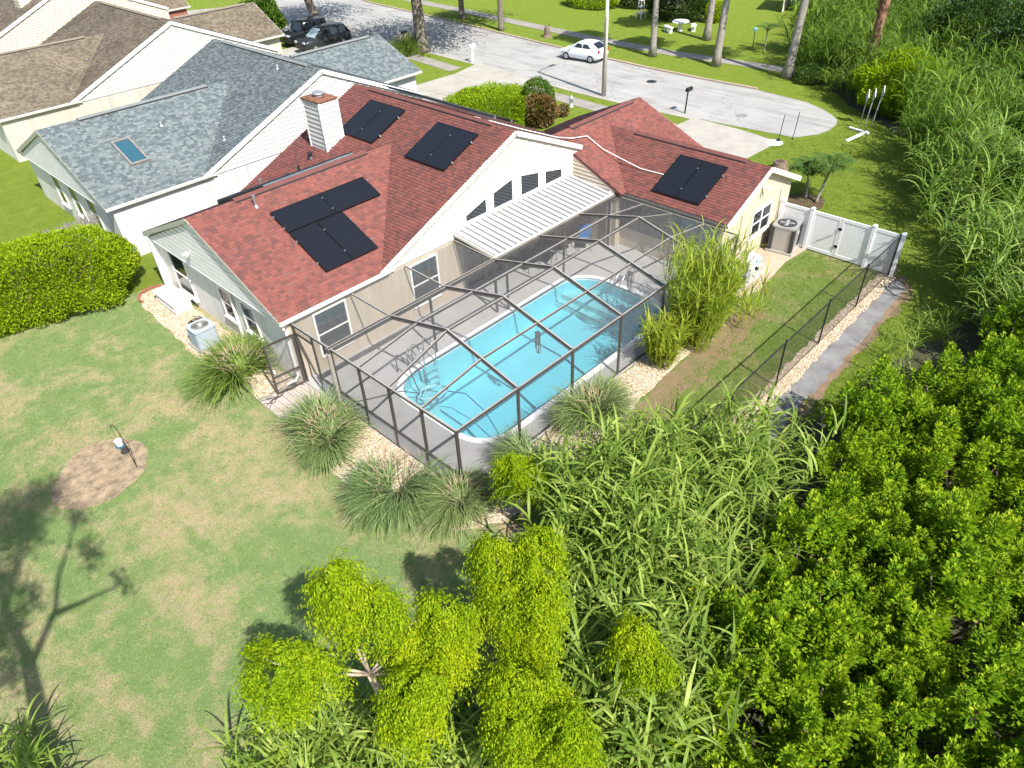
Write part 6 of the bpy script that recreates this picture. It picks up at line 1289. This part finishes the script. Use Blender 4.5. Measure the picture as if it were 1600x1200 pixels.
bush('wild_bush', 'mid green bush in the cane right of the yellow green one', (40.4, -1.2), (3.8, 3.8, 3.0), 12000, 'leaf_mid', 0.17, 0.2, 2.2, 'bush', 0.25)
bush('wild_bush', 'low leafy bush at the foot of the cane by the street end', (43.0, 9.8), (2.2, 2.4, 1.0), 4000, 'leaf_mid', 0.14, 0.2, 2.2, 'bush', 0.25)
for (x, y, w, h, m), lab in (((49.5, 2.6, 5.5, 4.8, 'leaf_dark'), 'dark rounded tree at the top right, nearest the shaggy palm trunk'), ((47.5, -1.6, 5.5, 4.6, 'leaf_dark'), 'dark rounded tree at the right edge above the cane'), ((56, 0.5, 8, 6.5, 'leaf_mid'), 'rounded green tree behind the dark ones at the top right'),
                            ((44.0, -3.6, 3.6, 2.9, 'leaf_mid'), 'low leafy green tree below the dark tree at the right edge'), ((40.0, -6.5, 4.4, 3.2, 'leaf_dark'), 'dark leafy tree standing inside the cane at the right edge')):
    bush('round_tree', lab, (x, y), (w, w, h), 16000, m, 0.2, 0, 2.2, 'tree', 0.3)
bush('olive_bush', 'small dark plant on the front lawn beside the hydrant', (27.0, 19.1), (0.6, 0.6, 0.7), 500, 'croton', 0.14, 0, 2.0, 'plant', 0.2)
t = thing('roadside_grass', 'tuft of yellow green grass at the foot of the big street tree', 'grass clump', (31.4, 40.4, 0.0)); t.scale = (1.3, 1.3, 1.35)
o = bpy.data.objects.new('blades', FG); COL.objects.link(o); o.parent = t; o = bpy.data.objects.new('plumes', PM); COL.objects.link(o); o.parent = t

# --- palms and street trees
def frond(mb_parts, root, az, t0, t1, L, w, pairs, droop=0.6, lw=0.052):
    """one pinnate frond: returns leaflets as ribbons"""
    k = np.arange(pairs)/pairs; t = t0+(t1-t0)*k; h = np.array([math.cos(az), math.sin(az), 0]); z = np.array([0, 0, 1.0]); p = np.array(root, float); P = []
    for i in range(pairs): P.append(p.copy()); p = p+(h*math.sin(t[i])+z*math.cos(t[i]))*L/pairs
    P = np.array(P)
    for s in (-1, 1):
        a = np.full(pairs, az+s*1.15)+RNG.normal(size=pairs)*0.1; Ls = w*(0.35+0.65*np.sin(np.pi*np.clip(k*0.9+0.12, 0, 1)))
        mb_parts.append(blades(P, a, np.full(pairs, 1.0), np.full(pairs, 1.0+droop+0.9), Ls, np.full(pairs, lw), 3, 0.1))
    mb_parts.append(blades(np.array([root]), np.array([az]), np.array([t0]), np.array([t1]), np.array([L]), np.array([0.04]), 8, 0.0))
def palm(name, label, base, top, r0, r1, nf, L, w, pairs, bark='palm_bark', group=None, lw=0.052):
    t = thing(name, label, 'palm', (*base, 0), group); mb = MB(); n = 10; B, T = Vector((*base, 0)), Vector(top); P_ = []
    for k in range(n+1): f = k/n; P_.append(B.lerp(T, f)+Vector((0.0, 0.0, 0)))
    mb.tube(P_, [(r0+(r1-r0)*min(1, k/n*1.2))*(1.35 if k == 0 else 1.0) for k in range(n+1)], 12).build('trunk', bark, t, True)
    parts = []
    for k in range(nf): frond(parts, top, k*2.4+random.uniform(-.2, .2), random.uniform(0.1, 0.8), random.uniform(1.9, 2.7), L*random.uniform(0.85, 1.1), w, pairs, lw=lw)
    V, F = join(parts); link('fronds', npmesh('fronds', V-np.array([*base, 0]), F), 'palm_leaf', t, (*base, 0)); return t
palm('young_palm', 'leftmost small palm with a curved pale trunk behind the white fence', (24.9, 1.55), (24.75, 1.6, 1.25), 0.075, 0.05, 17, 1.25, 0.45, 24, group='small palms behind the white fence')
palm('young_palm', 'right hand small palm with a leaning pale trunk behind the white fence', (24.75, 0.95), (25.15, 0.8, 1.5), 0.08, 0.055, 18, 1.4, 0.5, 26, group='small palms behind the white fence')
palm('young_palm', 'thin young palm on the lawn across the street', (48.1, 16.2), (48.1, 16.2, 1.6), 0.05, 0.04, 9, 1.2, 0.45, 12)
for (x, y, tx, ty, r), lab in (((42.3, 22.75, 42.3, 22.8, .27), 'straight grey palm trunk right of the white car'), ((49.1, 22.0, 49.6, 21.9, .3), 'grey palm trunk farther back beside the white post'),
                               ((42.75, 17.3, 43.3, 17.2, .3), 'grey palm trunk standing on the far verge beyond the street end'), ((42.9, 11.65, 43.7, 11.5, .32), 'grey palm trunk at the edge of the tall cane')):
    palm('street_palm', lab, (x, y), (tx, ty, 9.5), r, r*0.62, 30, 2.9, 1.0, 22, group='palms across the street', lw=0.11)
t = palm('shaggy_palm', 'palm trunk with brown shaggy leaf bases standing in the cane', (43.6, 6.6), (44.0, 6.5, 8.5), 0.3, 0.27, 14, 2.6, 0.8, 14, 'palm_boots')
n = 420; a = RNG.uniform(0, 6.28, n); z = RNG.uniform(0.3, 8.2, n); V, F = blades(np.stack([0.27*np.cos(a)+0.4*z/8.5, 0.27*np.sin(a), z], 1), a, RNG.uniform(0.2, 0.7, n), RNG.uniform(0.3, 1.2, n), RNG.uniform(0.3, 0.6, n), np.full(n, 0.10), 3); link('leaf_bases', npmesh('leaf_bases', V, F), 'palm_boots', t)
def oak(name, label, base, r, hub, crown, nleaf, mat='leaf_dark', leaf=0.17, cat='tree', bark='bark_grey', branches=7):
    t = thing(name, label, cat, (*base, 0)); mb = MB(); hub = Vector((*base, 0))+Vector(hub); B = Vector((*base, 0))
    mb.tube([B, B+Vector((0, 0, 0.35)), B.lerp(hub, 0.5), hub], [r*1.5, r*1.08, r*0.95, r*0.8], 12).build('trunk', bark, t, True)
    cl = []
    for k in range(branches):
        a = k*2.4; q = hub+Vector((math.cos(a)*crown[0]*0.7*random.uniform(.4, 1), math.sin(a)*crown[0]*0.7*random.uniform(.4, 1), crown[1]*random.uniform(0.3, 0.8)))
        m2 = MB(); limbs(m2, hub, q, r*0.45, r*0.1, 0.15); m2.build('limb', bark, t, True); cl.append(q)
    P = []
    for q in cl: P.append(np.clip(RNG.normal(size=(nleaf//branches, 3)), -1.7, 1.7)*np.array([crown[0]*0.28, crown[0]*0.28, crown[1]*0.2])+np.array(q))
    P = np.concatenate(P); V, F = leafq(P, RNG.normal(size=P.shape), leaf*RNG.uniform(.7, 1.4, len(P)), leaf*0.55); link('crown', npmesh('crown', V-np.array(B), F), mat, t, tuple(B)); return t
oak('street_tree', 'thick grey oak trunk at the near kerb beside the dark mailbox', (32.7, 39.6), 0.5, (0.0, 0.2, 5.0), (7.0, 4.5), 9000, leaf=0.36)
oak('street_tree', 'grey tree trunk by the kerb behind the parked dark cars', (32.9, 55.4), 0.4, (-0.9, 0.4, 4.5), (7.0, 4.5), 8000, leaf=0.36)
oak('street_tree', 'small leafy street tree with a pale trunk across the street', (43.1, 45.7), 0.3, (0, 0, 2.1), (2.0, 1.6), 3500, 'leaf_mid', 0.2)
oak('street_tree', 'dark slender trunk on the far verge near the tree stump', (41.9, 39.2), 0.24, (0, 0, 5.0), (4.5, 3.5), 3000, leaf=0.3)
t = thing('broken_stump', 'ragged brown tree stump on the far verge left of the white car', 'stump', (42.3, 33.9, 0)); MB().lathe([(0.42, 0), (0.3, 0.25), (0.26, 0.7), (0.1, 0.95)], (42.3, 33.9, 0), 9).build('wood', 'bark', t); MB().tube([(42.3, 33.9, 0.6), (42.5, 33.7, 1.15)], [0.1, 0.03], 6).build('splinter', 'bark', t)
bush('bushy_palm', 'ragged leafy palm top behind the brown garage roof', (27.2, 55.6), (3.6, 3.6, 3.2), 5000, 'leaf_mid', 0.4, 0, 2.0, 'palm', 0.3)
# tall slender tree standing left of the view; it throws the long shadow on the lawn
t = thing('tall_tree', 'tall slender tree whose long shadow lies on the left lawn', 'tree', (-12.5, -5.4, 0))
MB().tube([(-12.5, -5.4, 0), (-12.55, -5.4, 4), (-12.63, -5.4, 7.5), (-12.7, -5.4, 9.4), (-12.76, -5.4, 11.3), (-13.1, -5.4, 13.6), (-13.13, -5.4, 15.5)], [0.26, 0.23, 0.21, 0.2, 0.17, 0.12, 0.05], 10).build('trunk', 'bark_grey', t, True)
for pts in ([(-12.72, -5.4, 11.0), (-12.0, -5.4, 12.4), (-11.8, -5.4, 13.6), (-11.37, -5.4, 14.8), (-11.02, -5.4, 15.9)], [(-12.04, -5.4, 12.3), (-11.35, -5.4, 12.06), (-10.4, -5.4, 11.85)], [(-13.1, -5.4, 13.5), (-12.6, -5.3, 15.5), (-12.3, -5.2, 17.3)]):
    MB().tube(pts, [0.1-0.08*k/(len(pts)-1) for k in range(len(pts))], 8).build('limb', 'bark_grey', t, True)
P = []
for x, z, n, sx, sz in ((-12.3, 17.3, 700, .42, .4), (-12.8, 18.2, 600, .45, .4), (-11.7, 17.8, 450, .3, .3), (-12.4, 16.2, 350, .3, .35), (-10.94, 13.8, 160, .16, .25), (-11.03, 15.95, 120, .13, .15), (-12.5, 13.5, 160, .15, .3), (-13.2, 12.9, 450, .3, .4), (-13.1, 11.3, 200, .2, .25), (-13.1, 15.0, 400, .3, .4), (-10.35, 11.8, 60, .1, .08), (-12.9, 16.9, 400, .35, .35)):
    P.append(np.clip(RNG.normal(size=(n, 3)), -1.8, 1.8)*np.array([sx, 0.3, sz])+np.array([x, -5.4, z]))
P = np.concatenate(P); V, F = leafq(P, RNG.normal(size=P.shape), 0.17*RNG.uniform(.7, 1.4, len(P)), 0.09); link('crown', npmesh('crown', V-np.array([-12.5, -5.4, 0]), F), 'leaf_mid', t, (-12.5, -5.4, 0))
